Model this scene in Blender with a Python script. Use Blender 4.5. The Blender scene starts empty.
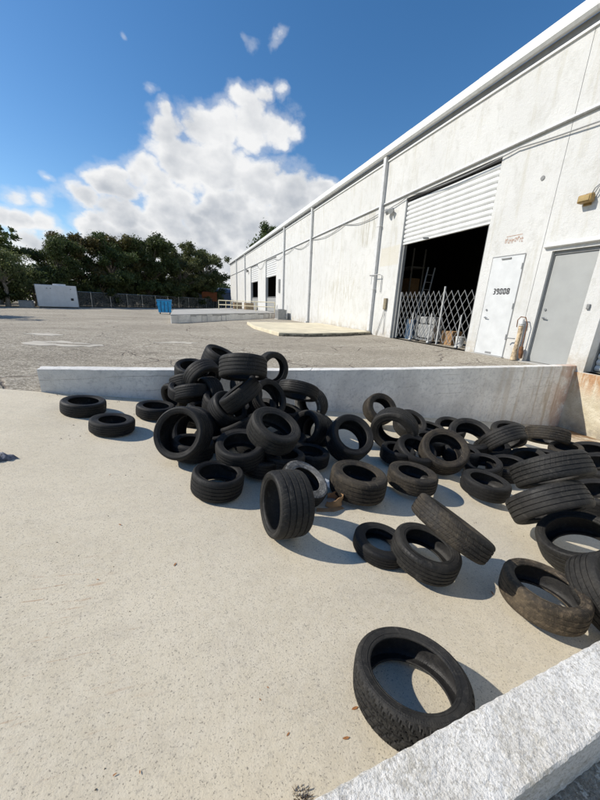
import bpy, math, random
import numpy as np
from mathutils import Vector, Matrix, Quaternion

SC = bpy.context.scene
COL = SC.collection
R_ = math.radians

# ------------------------------------------------------------------ camera
CAM_Z = 1.31
cam_data = bpy.data.cameras.new('camera')
cam = bpy.data.objects.new('camera', cam_data)
COL.objects.link(cam)
cam_data.sensor_fit = 'HORIZONTAL'
cam_data.sensor_width = 36.0
cam_data.lens = 18.6
cam_data.clip_start = 0.02
cam_data.clip_end = 3000
right = Vector((0.93562601, -0.35074853, 0.03974209))
down = Vector((-0.06719496, -0.2874988, -0.955421))
fwd = Vector((0.34653831, 0.89124627, -0.29255989))
m = Matrix((right, -down, -fwd)).transposed().to_4x4()
m.translation = Vector((0, 0, CAM_Z))
cam.matrix_world = m
SC.camera = cam

# ------------------------------------------------------------------ sun, sky
SUN = Vector((-1.12, 0.40, 1.0)).normalized()
sd = bpy.data.lights.new('sun', 'SUN')
sd.energy = 4.7
sd.angle = R_(0.53)
sd.color = (1.0, 0.935, 0.825)
so = bpy.data.objects.new('sun', sd)
COL.objects.link(so)
so.rotation_euler = SUN.to_track_quat('Z', 'Y').to_euler()
so.location = (-30, 10, 30)

world = bpy.data.worlds.new('World')
SC.world = world
world.use_nodes = True
wt = world.node_tree
for nd in list(wt.nodes):
    wt.nodes.remove(nd)


class NB:
    """small helper for writing node trees"""
    def __init__(self, tree):
        self.t = tree

    def put(self, v, sock):
        if v is None:
            return
        if isinstance(v, bpy.types.NodeSocket):
            self.t.links.new(v, sock)
        else:
            if sock.type == 'RGBA' and isinstance(v, (tuple, list)) and len(v) == 3:
                v = (*v, 1)
            sock.default_value = v

    def node(self, kind, **kw):
        nd = self.t.nodes.new(kind)
        for k, v in kw.items():
            setattr(nd, k, v)
        return nd

    def math(self, op, a, b=None, c=None, clamp=False):
        nd = self.node('ShaderNodeMath', operation=op, use_clamp=clamp)
        self.put(a, nd.inputs[0])
        self.put(b, nd.inputs[1])
        self.put(c, nd.inputs[2])
        return nd.outputs[0]

    def vec(self, op, a, b=None):
        nd = self.node('ShaderNodeVectorMath', operation=op)
        self.put(a, nd.inputs[0])
        if op == 'SCALE':
            self.put(b, nd.inputs['Scale'])
        else:
            self.put(b, nd.inputs[1])
        return nd.outputs['Value'] if op in ('DISTANCE', 'DOT_PRODUCT', 'LENGTH') else nd.outputs['Vector']

    def noise(self, v, scale, detail=4, rough=.55, dist=0.0):
        nd = self.node('ShaderNodeTexNoise')
        self.put(v, nd.inputs['Vector'])
        nd.inputs['Scale'].default_value = scale
        nd.inputs['Detail'].default_value = detail
        nd.inputs['Roughness'].default_value = rough
        nd.inputs['Distortion'].default_value = dist
        return nd.outputs['Fac']

    def noisecol(self, v, scale, detail=3):
        nd = self.node('ShaderNodeTexNoise')
        self.put(v, nd.inputs['Vector'])
        nd.inputs['Scale'].default_value = scale
        nd.inputs['Detail'].default_value = detail
        return nd.outputs['Color']

    def voronoi(self, v, scale, feature='DISTANCE_TO_EDGE', rnd=1.0):
        nd = self.node('ShaderNodeTexVoronoi', feature=feature)
        self.put(v, nd.inputs['Vector'])
        nd.inputs['Scale'].default_value = scale
        nd.inputs['Randomness'].default_value = rnd
        return nd.outputs['Distance']

    def ramp(self, v, a, b, x=0.0, y=1.0, smooth=True):
        nd = self.node('ShaderNodeMapRange', interpolation_type='SMOOTHSTEP' if smooth else 'LINEAR')
        self.put(v, nd.inputs[0])
        nd.inputs[1].default_value = a
        nd.inputs[2].default_value = b
        nd.inputs[3].default_value = x
        nd.inputs[4].default_value = y
        return nd.outputs[0]

    def mix(self, f, a, b, mode='MIX'):
        nd = self.node('ShaderNodeMix', data_type='RGBA', blend_type=mode)
        self.put(f, nd.inputs[0])
        self.put(a, nd.inputs[6])
        self.put(b, nd.inputs[7])
        return nd.outputs[2]

    def mapping(self, v, scale=(1, 1, 1), loc=(0, 0, 0), rot=(0, 0, 0)):
        nd = self.node('ShaderNodeMapping')
        self.put(v, nd.inputs[0])
        nd.inputs['Location'].default_value = loc
        nd.inputs['Rotation'].default_value = rot
        nd.inputs['Scale'].default_value = scale
        return nd.outputs[0]


W = NB(wt)
sky = W.node('ShaderNodeTexSky', sky_type='NISHITA')
sky.sun_disc = False
sky.sun_elevation = math.asin(SUN.z)
sky.sun_rotation = math.atan2(SUN.x, SUN.y)
sky.altitude = 0
sky.air_density = 1.0
sky.dust_density = 0.35
sky.ozone_density = 2.2
tc = W.node('ShaderNodeTexCoord')
dirv = W.vec('NORMALIZE', tc.outputs['Generated'])
# cumulus banks: (direction, angular radius, weight)
BLOBS = [
    ((-0.186, 0.956, 0.225), 0.053, 0.90),
    ((-0.122, 0.959, 0.256), 0.063, 1.00),
    ((-0.044, 0.960, 0.278), 0.082, 1.00),
    ((0.039, 0.947, 0.319), 0.098, 1.00),
    ((0.009, 0.927, 0.376), 0.056, 0.95),
    ((0.001, 0.917, 0.399), 0.031, 0.80),
    ((0.087, 0.918, 0.387), 0.066, 1.00),
    ((0.132, 0.906, 0.401), 0.062, 1.00),
    ((0.179, 0.877, 0.446), 0.047, 1.00),
    ((0.190, 0.897, 0.399), 0.072, 1.00),
    ((0.248, 0.881, 0.404), 0.060, 1.00),
    ((0.288, 0.870, 0.401), 0.034, 0.80),
    ((0.110, 0.942, 0.318), 0.113, 1.00),
    ((0.210, 0.931, 0.297), 0.100, 1.00),
    ((0.301, 0.911, 0.282), 0.093, 1.00),
    ((0.376, 0.882, 0.285), 0.069, 1.00),
    ((-0.120, 0.973, 0.196), 0.079, 1.00),
    ((-0.005, 0.978, 0.211), 0.118, 1.00),
    ((0.148, 0.963, 0.226), 0.125, 1.00),
    ((0.308, 0.927, 0.214), 0.118, 1.00),
    ((0.417, 0.870, 0.264), 0.063, 1.00),
    ((-0.168, 0.973, 0.157), 0.066, 1.00),
    ((-0.083, 0.988, 0.134), 0.095, 1.00),
    ((0.067, 0.989, 0.136), 0.129, 1.00),
    ((0.259, 0.954, 0.149), 0.136, 1.00),
    ((0.245, 0.850, 0.466), 0.027, 0.60),
    ((0.211, 0.864, 0.458), 0.027, 0.75),
    ((-0.313, 0.930, 0.191), 0.036, 0.60),
    ((-0.272, 0.942, 0.194), 0.034, 0.55),
    ((-0.321, 0.935, 0.153), 0.045, 0.85),
    ((-0.273, 0.950, 0.152), 0.043, 0.80),
    ((-0.321, 0.940, 0.114), 0.048, 0.75),
    ((-0.251, 0.960, 0.124), 0.052, 0.80),
    ((-0.204, 0.972, 0.120), 0.054, 0.85),
    ((-0.343, 0.926, 0.158), 0.040, 0.80),
    ((-0.253, 0.936, 0.246), 0.020, 0.55),
    ((-0.026, 0.904, 0.428), 0.016, 0.45),
    ((0.174, 0.833, 0.526), 0.022, 0.55),
    ((0.226, 0.813, 0.536), 0.022, 0.55),
    ((-0.068, 0.868, 0.491), 0.011, 0.38),
    ((-0.157, 0.984, 0.086), 0.110, 1.00),
    ((-0.040, 0.995, 0.089), 0.123, 1.00),
    ((0.120, 0.988, 0.101), 0.123, 1.00),
    ((0.341, 0.927, 0.153), 0.123, 1.00),
    ((0.456, 0.871, 0.182), 0.110, 1.00),
    ((-0.258, 0.962, 0.085), 0.082, 0.90),
    ((-0.336, 0.938, 0.082), 0.082, 0.85),
    ((0.042, 0.985, 0.170), 0.137, 1.00),
    ((0.202, 0.961, 0.190), 0.137, 1.00),
    # the rest of the sky, outside this view
    ((-0.70, 0.69, 0.16), .20, .9), ((-0.92, 0.30, 0.2), .16, .8), ((0.75, 0.62, 0.2), .22, .9),
    ((0.95, -0.05, 0.3), .25, .9), ((0.65, -0.70, 0.25), .22, 1), ((0.1, -0.96, 0.22), .25, 1),
    ((-0.45, -0.85, 0.28), .25, 1), ((-0.9, -0.38, 0.18), .2, .9),
]
ZS = 1.35                        # clouds are flatter than tall
sq = W.mapping(dirv, (1, 1, ZS))
warp = W.vec('ADD', sq, W.vec('SCALE', W.vec('SUBTRACT', W.noisecol(sq, 14.0, 4), (.5, .5, .5)), .065))
acc = None
for d, r, w in BLOBS:
    d = Vector(d).normalized()
    b = W.ramp(W.vec('DISTANCE', warp, (d.x, d.y, d.z * ZS)), r * 1.6, 0.0, 0.0, w)
    acc = b if acc is None else W.math('MAXIMUM', acc, b)
acc = W.math('MINIMUM', W.math('MULTIPLY', acc, 1.35), 1.12)
fb = W.noise(sq, 12.0, 10, .60)
big = W.noise(sq, 8.0, 4, .5)
cell = W.voronoi(W.vec('ADD', sq, W.vec('SCALE', W.noisecol(sq, 30.0, 3), .03)), 22.0, 'F1')
puff = W.math('ADD', W.math('SUBTRACT', fb, .5), W.math('MULTIPLY', W.math('SUBTRACT', .42, cell), .30))
dens = W.math('ADD', acc, W.math('MULTIPLY', puff, 1.25))
crisp = W.ramp(dens, .40, .92)
veil = W.ramp(dens, .18, .60, 0, .30)
cover = W.math('MULTIPLY', W.math('MAXIMUM', crisp, veil), W.ramp(acc, .02, .18))
# self shading of the puffs: thinner towards the sun is brighter
so_ = (SUN.x * .03, SUN.y * .03, SUN.z * .03 * ZS)
fb2 = W.noise(W.vec('ADD', sq, so_), 12.0, 6, .56)
big2 = W.noise(W.vec('ADD', sq, tuple(2.2 * v for v in so_)), 8.0, 3, .5)
lit = W.math('MULTIPLY', W.math('SUBTRACT', fb, fb2), 1.25)
lit = W.math('ADD', lit, W.math('MULTIPLY', W.math('SUBTRACT', big, big2), 1.5))
sepd = W.node('ShaderNodeSeparateXYZ')
wt.links.new(dirv, sepd.inputs[0])
base = W.math('MULTIPLY', W.ramp(dens, .70, 1.35), W.ramp(sepd.outputs[2], .47, .20, .12, 1))
lit = W.math('SUBTRACT', lit, W.math('MULTIPLY', base, .86))
lit = W.math('ADD', lit, .93, clamp=True)
ccol = W.mix(lit, (4.3, 4.6, 5.05), (7.7, 7.75, 7.8))
hs = W.node('ShaderNodeHueSaturation')
wt.links.new(sky.outputs[0], hs.inputs['Color'])
hs.inputs['Saturation'].default_value = 1.28
hs.inputs['Value'].default_value = 1.2
skyc = W.mix(cover, hs.outputs[0], ccol)
bg = W.node('ShaderNodeBackground')
wt.links.new(skyc, bg.inputs[0])
bg.inputs[1].default_value = 0.105
wo = W.node('ShaderNodeOutputWorld')
wt.links.new(bg.outputs[0], wo.inputs[0])

SC.view_settings.view_transform = 'Standard'
SC.view_settings.look = 'None'
SC.view_settings.gamma = 1.0
SC.view_settings.use_curve_mapping = False
SC.view_settings.exposure = 0.17
SC.render.engine = 'CYCLES'
SC.cycles.max_bounces = 5
SC.cycles.diffuse_bounces = 3
SC.cycles.glossy_bounces = 2
world.cycles.sampling_method = 'MANUAL'
world.cycles.sample_map_resolution = 512
SC.cycles.transparent_max_bounces = 12
SC.cycles.use_denoising = True
SC.cycles.denoising_prefilter = 'ACCURATE'
SC.cycles.denoising_input_passes = 'RGB_ALBEDO_NORMAL'
SC.cycles.use_adaptive_sampling = True
SC.cycles.adaptive_threshold = 0.01
SC.cycles.adaptive_min_samples = 40

random.seed(7)
rng = np.random.default_rng(7)

# ------------------------------------------------------------------ materials


def new_mat(name):
    mt = bpy.data.materials.new(name)
    mt.use_nodes = True
    t = mt.node_tree
    for nd in list(t.nodes):
        t.nodes.remove(nd)
    n = NB(t)
    out = n.node('ShaderNodeOutputMaterial')
    p = n.node('ShaderNodeBsdfPrincipled')
    t.links.new(p.outputs[0], out.inputs[0])
    n.p = p
    n.out = out
    n.co = n.node('ShaderNodeTexCoord').outputs['Object']
    return mt, n


def bump(n, h, strength=.5, dist=.01):
    b = n.node('ShaderNodeBump')
    b.inputs['Strength'].default_value = strength
    b.inputs['Distance'].default_value = dist
    n.put(h, b.inputs['Height'])
    n.t.links.new(b.outputs[0], n.p.inputs['Normal'])


def plain(name, col, rough=.6, metal=0.0, var=.15, scale=6, spec=.4):
    mt, n = new_mat(name)
    f = n.noise(n.co, scale, 5, .6)
    c = n.mix(n.ramp(f, .3, .7), tuple(v * (1 - var) for v in col), tuple(min(1, v * (1 + var)) for v in col))
    n.put(c, n.p.inputs['Base Color'])
    n.p.inputs['Roughness'].default_value = rough
    n.p.inputs['Metallic'].default_value = metal
    n.p.inputs['Specular IOR Level'].default_value = spec
    bump(n, n.noise(n.co, scale * 8, 3), .12, .01)
    return mt


def mat_concrete():
    mt, n = new_mat('concrete_ramp')
    c0 = n.mix(n.ramp(n.noise(n.co, .55, 5, .6, .6), .32, .68), (.545, .485, .37), (.64, .575, .45))
    streak = n.noise(n.mapping(n.co, (.5, 2.6, 1), (0, 0, 0), (0, 0, .35)), 1.3, 6, .65)
    c0 = n.mix(n.ramp(streak, .52, .74, 0, .42), c0, (.47, .42, .335))
    mot = n.noise(n.mapping(n.co, (1, 1.6, 1), (2, 5, 0), (0, 0, .3)), 4.2, 5, .72, .4)
    c0 = n.mix(n.ramp(mot, .50, .70, 0, .34), c0, (.43, .385, .31))
    c0 = n.mix(n.ramp(n.noise(n.mapping(n.co, (1, 1.3, 1), (7, 1, 0)), 9, 5, .75, .3), .56, .70, 0, .28), c0, (.38, .34, .275))
    c0 = n.mix(n.ramp(n.noise(n.co, 22, 5, .7), .35, .72, 0, .42), c0, (.66, .605, .495))
    c0 = n.mix(n.ramp(n.noise(n.co, 70, 3, .7), .52, .70, 0, .6), c0, (.37, .335, .275))
    speck = n.ramp(n.noise(n.co, 150, 2, .6), .58, .70, 0, .8)
    c0 = n.mix(speck, c0, (.20, .18, .15))
    # old brown scuffs
    sc = n.noise(n.mapping(n.co, (3.2, 26, 1), (0, 0, 0), (0, 0, .75)), 1.6, 4, .6)
    zone = n.ramp(n.vec('DISTANCE', n.co, (-.75, 1.2, -.05)), .75, .1)
    c0 = n.mix(n.math('MULTIPLY', n.ramp(sc, .60, .70, 0, .75), zone), c0, (.36, .21, .12))
    # damp, rusty silt in the corner by the dock
    d = n.vec('DISTANCE', n.co, (9.0, 4.6, -1.5))
    silt = n.math('MULTIPLY', n.ramp(d, 2.1, .4), n.ramp(n.noise(n.co, 3, 5, .65), .33, .55))
    c0 = n.mix(silt, c0, (.24, .145, .075))
    n.put(c0, n.p.inputs['Base Color'])
    n.p.inputs['Roughness'].default_value = .9
    n.p.inputs['Specular IOR Level'].default_value = .25
    h = n.math('ADD', n.noise(n.co, 120, 4, .7), n.math('MULTIPLY', n.noise(n.co, 14, 4), .8))
    bump(n, h, .38, .005)
    return mt


def mat_asphalt():
    mt, n = new_mat('old_asphalt')
    w = n.vec('ADD', n.co, n.vec('SCALE', n.noisecol(n.co, 1.6, 4), .5))
    c0 = n.mix(n.ramp(n.noise(n.mapping(n.co, (.16, .34, 1)), 1.0, 6, .62, .5), .33, .66), (.37, .33, .265), (.55, .50, .41))
    c0 = n.mix(n.ramp(n.noise(n.mapping(n.co, (.5, 1.3, 1), (3, 1, 0)), 1.1, 5, .66, .8), .53, .70, 0, .7), c0, (.27, .24, .195))
    c0 = n.mix(n.ramp(n.noise(n.mapping(n.co, (.4, 1.0, 1), (9, 4, 0)), 1.0, 5, .68, .7), .58, .70, 0, .75), c0, (.60, .565, .49))
    c0 = n.mix(n.ramp(n.noise(n.mapping(n.co, (1, 1.5, 1)), 7, 5, .78), .44, .62, 0, .75), c0, (.18, .155, .118))
    c0 = n.mix(n.ramp(n.noise(n.co, 26, 4, .75), .42, .60, 0, .75), c0, (.15, .13, .10))
    c0 = n.mix(n.ramp(n.noise(n.co, 38, 3, .75), .54, .66, 0, .85), c0, (.70, .655, .56))
    cr = n.voronoi(w, .42)
    crm = n.math('MULTIPLY', n.ramp(cr, .012, .002), n.ramp(n.noise(n.co, .5, 3), .42, .56))
    cr2 = n.voronoi(n.vec('ADD', w, (7, 3, 0)), 1.7)
    crm2 = n.math('MULTIPLY', n.ramp(cr2, .022, .004), n.ramp(n.noise(n.vec('ADD', n.co, (4, 8, 0)), .35, 4), .55, .66))
    crm = n.math('MAXIMUM', crm, crm2)
    c0 = n.mix(n.math('MULTIPLY', crm, .55), c0, (.11, .08, .065))
    n.put(c0, n.p.inputs['Base Color'])
    n.p.inputs['Roughness'].default_value = .92
    n.p.inputs['Specular IOR Level'].default_value = .2
    h = n.math('SUBTRACT', n.math('ADD', n.noise(n.co, 45, 4, .75), n.math('MULTIPLY', n.noise(n.co, 3, 5), 1.5)), n.math('MULTIPLY', crm, 1.5))
    bump(n, h, .9, .02)
    return mt


def mat_stucco(name='painted_stucco', base=(.625, .628, .615), streaks=1.6):
    mt, n = new_mat(name)
    c0 = n.mix(n.ramp(n.noise(n.co, .5, 6, .6), .35, .7), tuple(v * .93 for v in base), base)
    st = n.noise(n.mapping(n.co, (1, 2.4, .22)), 1.5, 5, .68, .3)
    c0 = n.mix(n.ramp(n.noise(n.mapping(n.co, (1, 1, .7), (3, 9, 2)), 2.6, 5, .75, .4), .47, .66, 0, .5), c0, (.47, .468, .44))
    c0 = n.mix(n.ramp(st, .52, .74, 0, .42 * streaks), c0, (.47, .455, .39))
    sp = n.noise(n.mapping(n.co, (1, 5, 1.6)), 1.8, 6, .7)
    c0 = n.mix(n.ramp(sp, .64, .76, 0, .55 * streaks), c0, (.42, .41, .35))
    # mildew below the conduit beside the big door, run-off marks low on the wall
    d = n.vec('DISTANCE', n.mapping(n.co, (0, 1, .9)), (0, 15.3, 4.65))
    sm = n.noise(n.mapping(n.co, (1, 9, .45)), 1.2, 5, .7)
    c0 = n.mix(n.math('MULTIPLY', n.ramp(d, .95, .55), n.ramp(sm, .42, .60, 0, .75)), c0, (.36, .34, .27))
    d2 = n.vec('DISTANCE', n.mapping(n.co, (0, .42, 1)), (0, 7.4, 2.3))
    sm2 = n.noise(n.mapping(n.co, (1, 5, .7)), 1.4, 6, .7)
    c0 = n.mix(n.math('MULTIPLY', n.ramp(d2, 1.2, .3), n.ramp(sm2, .47, .64, 0, .8)), c0, (.42, .40, .32))
    # cream repaint patch
    z = n.node('ShaderNodeSeparateXYZ')
    n.put(n.co, z.inputs[0])
    py = n.math('MULTIPLY', n.ramp(z.outputs[1], 12.5, 12.56), n.ramp(z.outputs[1], 13.95, 13.85))
    pz = n.math('MULTIPLY', n.ramp(z.outputs[2], 3.2, 3.25), n.ramp(z.outputs[2], 4.05, 4.0))
    c0 = n.mix(n.math('MULTIPLY', n.math('MULTIPLY', py, pz), .55), c0, (.56, .525, .43))
    # splash dirt above the ground
    low = n.math('MULTIPLY', n.ramp(z.outputs[2], .75, .0), n.ramp(n.noise(n.co, 2.2, 6, .7), .38, .66))
    c0 = n.mix(n.math('MULTIPLY', low, .85), c0, (.40, .35, .27))
    n.put(c0, n.p.inputs['Base Color'])
    n.p.inputs['Roughness'].default_value = .85
    n.p.inputs['Specular IOR Level'].default_value = .25
    h = n.math('ADD', n.noise(n.co, 48, 3, .75), n.math('MULTIPLY', n.noise(n.co, 11, 3, .65), 1.0))
    bump(n, h, .6, .022)
    return mt


def mat_ledge():
    """white painted, weathered retaining wall"""
    mt, n = new_mat('weathered_white_wall')
    c0 = n.mix(n.ramp(n.noise(n.co, 1.1, 6, .65, .4), .34, .66), (.60, .59, .565), (.80, .79, .755))
    c0 = n.mix(n.ramp(n.noise(n.co, 17, 5, .75), .46, .70, 0, .6), c0, (.42, .42, .42))
    z = n.node('ShaderNodeSeparateXYZ')
    n.put(n.co, z.inputs[0])
    runs = n.noise(n.mapping(n.co, (4.0, 1, .35)), 1.2, 6, .7, .4)
    right_end = n.ramp(z.outputs[0], 5.2, 8.8)
    c0 = n.mix(n.math('MULTIPLY', n.ramp(runs, .47, .62, 0, .8), right_end), c0, (.46, .39, .30))
    rust = n.math('MULTIPLY', n.ramp(z.outputs[0], 8.3, 9.1), n.ramp(n.noise(n.co, 2.5, 5, .7), .36, .56))
    c0 = n.mix(n.math('MULTIPLY', rust, .6), c0, (.42, .22, .13))
    # horizontal hairline cracks between the block courses
    cz = n.math('ADD', n.math('MULTIPLY', z.outputs[2], 5.0), n.math('MULTIPLY', n.noise(n.co, 2.3, 4), .35))
    fr = n.math('ABSOLUTE', n.math('SUBTRACT', n.math('FRACT', cz), .5))
    crk = n.math('MULTIPLY', n.ramp(fr, .012, .003), n.ramp(n.noise(n.co, 1.4, 3), .52, .60))
    v = n.math('MULTIPLY', n.ramp(n.voronoi(n.vec('ADD', n.co, n.vec('SCALE', n.noisecol(n.co, 3, 3), .3)), 1.3), .012, .003),
               n.ramp(n.noise(n.vec('ADD', n.co, (3, 3, 3)), 1.0, 3), .5, .6))
    crk = n.math('MAXIMUM', crk, n.math('MULTIPLY', v, .35))
    c0 = n.mix(n.math('MULTIPLY', crk, .4), c0, (.25, .23, .2))
    n.put(c0, n.p.inputs['Base Color'])
    n.p.inputs['Roughness'].default_value = .88
    n.p.inputs['Specular IOR Level'].default_value = .25
    h = n.math('SUBTRACT', n.math('ADD', n.noise(n.co, 45, 5, .75), n.noise(n.co, 7, 4)), crk)
    bump(n, h, .8, .012)
    return mt


def mat_rough_white():
    mt, n = new_mat('rough_white_stucco')
    c0 = n.mix(n.ramp(n.noise(n.co, 5, 6, .7), .34, .68), (.70, .68, .635), (.82, .805, .765))
    # bare cement where the paint has worn off
    worn = n.math('MULTIPLY', n.ramp(n.noise(n.co, 4.0, 6, .7, .3), .47, .60), n.ramp(n.noise(n.co, 60, 4, .7), .38, .55))
    c0 = n.mix(n.math('MULTIPLY', worn, .8), c0, (.50, .465, .39))
    pits = n.ramp(n.noise(n.co, 85, 3, .75), .50, .60, 0, .55)
    c0 = n.mix(pits, c0, (.36, .335, .285))
    c0 = n.mix(n.ramp(n.noise(n.co, 34, 4, .7), .60, .68, 0, .5), c0, (.30, .28, .24))
    n.put(c0, n.p.inputs['Base Color'])
    n.p.inputs['Roughness'].default_value = .9
    n.p.inputs['Specular IOR Level'].default_value = .25
    h = n.math('ADD', n.noise(n.co, 120, 4, .75), n.math('MULTIPLY', n.noise(n.co, 45, 4, .7), 1.2))
    bump(n, h, .9, .008)
    return mt


def mat_dockwall():
    mt, n = new_mat('cream_dock_wall')
    c0 = n.mix(n.ramp(n.noise(n.co, 1.5, 6, .65, .5), .35, .68), (.52, .46, .33), (.70, .65, .52))
    z = n.node('ShaderNodeSeparateXYZ')
    n.put(n.co, z.inputs[0])
    topr = n.math('MULTIPLY', n.ramp(z.outputs[2], -.75, -.1), n.ramp(n.noise(n.mapping(n.co, (1, 3, .6)), 2.2, 6, .7), .33, .58))
    c0 = n.mix(n.math('MULTIPLY', topr, .9), c0, (.42, .20, .075))
    c0 = n.mix(n.ramp(n.noise(n.co, 26, 5, .75), .55, .72, 0, .8), c0, (.26, .22, .16))
    lowd = n.math('MULTIPLY', n.ramp(z.outputs[2], -1.05, -1.45), n.ramp(n.noise(n.co, 4, 5, .7), .35, .6))
    c0 = n.mix(n.math('MULTIPLY', lowd, .8), c0, (.30, .27, .22))
    n.put(c0, n.p.inputs['Base Color'])
    n.p.inputs['Roughness'].default_value = .9
    bump(n, n.math('ADD', n.noise(n.co, 35, 5, .75), n.noise(n.co, 8, 4)), .9, .02)
    return mt


def mat_rubber(name, dark, dust, amount, rough=.62):
    mt, n = new_mat(name)
    oi = n.node('ShaderNodeObjectInfo')
    off = n.vec('ADD', n.node('ShaderNodeNewGeometry').outputs['Position'], n.vec('SCALE', oi.outputs['Location'], 3.0))
    f = n.noise(off, 5, 6, .68, .3)
    c0 = n.mix(n.ramp(f, .38, .72, 0, amount), dark, dust)
    f2 = n.noise(off, 42, 4, .7)
    c0 = n.mix(n.ramp(f2, .48, .72, 0, amount * .75), c0, tuple(v * 1.25 for v in dust))
    scf = n.noise(n.mapping(off, (9, 2, 5), (0, 0, 0), (.4, .2, .9)), 2.2, 5, .7)
    c0 = n.mix(n.ramp(scf, .60, .70, 0, .5), c0, tuple(v * 1.7 for v in dust))
    f3 = n.noise(off, 150, 2, .6)
    c0 = n.mix(n.ramp(f3, .64, .73, 0, .35), c0, tuple(v * 1.6 for v in dust))
    n.put(c0, n.p.inputs['Base Color'])
    n.put(n.ramp(f, .3, .7, rough - .10, rough + .18), n.p.inputs['Roughness'])
    n.p.inputs['Specular IOR Level'].default_value = .3
    sp = n.node('ShaderNodeSeparateXYZ')
    n.put(n.co, sp.inputs[0])
    rad = n.math('SQRT', n.math('ADD', n.math('MULTIPLY', sp.outputs[0], sp.outputs[0]), n.math('MULTIPLY', sp.outputs[1], sp.outputs[1])))
    ang = n.math('ARCTAN2', sp.outputs[1], sp.outputs[0])
    slant = n.math('ADD', n.math('MULTIPLY', ang, 62.0 if name != 'rubber_grey' else 48.0), n.math('MULTIPLY', n.math('ABSOLUTE', sp.outputs[2]), 14.0))
    sipe = n.math('MULTIPLY', n.ramp(n.math('SINE', slant), .80, .97), n.ramp(rad, .945, .96))
    wear = n.ramp(n.noise(off, 3.5, 3), .35, .6)
    sipe = n.math('MULTIPLY', sipe, wear)
    # fine moulded serrations on the outer sidewall
    ser = n.math('MULTIPLY', n.ramp(n.math('SINE', n.math('MULTIPLY', ang, 150.0)), -.3, .6), n.math('MULTIPLY', n.ramp(rad, .86, .87), n.ramp(rad, .925, .915)))
    hh = n.math('ADD', n.noise(off, 90, 4, .7), n.noise(off, 14, 3))
    hh = n.math('SUBTRACT', hh, n.math('MULTIPLY', sipe, 1.6))
    hh = n.math('ADD', hh, n.math('MULTIPLY', ser, .35))
    bump(n, hh, .45, .004)
    return mt


def mat_leaf(name, c1, c2):
    mt, n = new_mat(name)
    oi = n.node('ShaderNodeObjectInfo')
    f = n.noise(n.co, .9, 4, .6)
    c0 = n.mix(n.ramp(f, .35, .68), c1, c2)
    g = n.noise(n.co, 11, 2, .5)
    c0 = n.mix(n.ramp(g, .35, .7, 0, .5), c0, tuple(v * 1.5 for v in c2))
    hs = n.node('ShaderNodeHueSaturation')
    n.put(n.ramp(oi.outputs['Random'], 0, 1, .485, .51, False), hs.inputs['Hue'])
    n.put(n.ramp(oi.outputs['Random'], 0, 1, .95, 1.45, False), hs.inputs['Value'])
    n.put(c0, hs.inputs['Color'])
    n.put(hs.outputs[0], n.p.inputs['Base Color'])
    n.p.inputs['Roughness'].default_value = .6
    n.p.inputs['Specular IOR Level'].default_value = .3
    tr = n.node('ShaderNodeBsdfTranslucent')
    n.put(hs.outputs[0], tr.inputs[0])
    mx = n.node('ShaderNodeMixShader')
    mx.inputs[0].default_value = .35
    n.t.links.new(n.p.outputs[0], mx.inputs[1])
    n.t.links.new(tr.outputs[0], mx.inputs[2])
    n.t.links.new(mx.outputs[0], n.out.inputs[0])
    return mt


def mat_screen():
    """woven wind screen behind chain link"""
    mt, n = new_mat('fence_screen')
    n.put(n.mix(n.ramp(n.noise(n.co, 1.2, 5, .7), .35, .7), (.028, .032, .03), (.075, .08, .072)), n.p.inputs['Base Color'])
    n.p.inputs['Roughness'].default_value = .8
    tr = n.node('ShaderNodeBsdfTransparent')
    mx = n.node('ShaderNodeMixShader')
    n.put(n.ramp(n.noise(n.co, 1.7, 5, .7), .4, .68, .15, .6), mx.inputs[0])
    n.t.links.new(n.p.outputs[0], mx.inputs[1])
    n.t.links.new(tr.outputs[0], mx.inputs[2])
    n.t.links.new(mx.outputs[0], n.out.inputs[0])
    return mt


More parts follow.
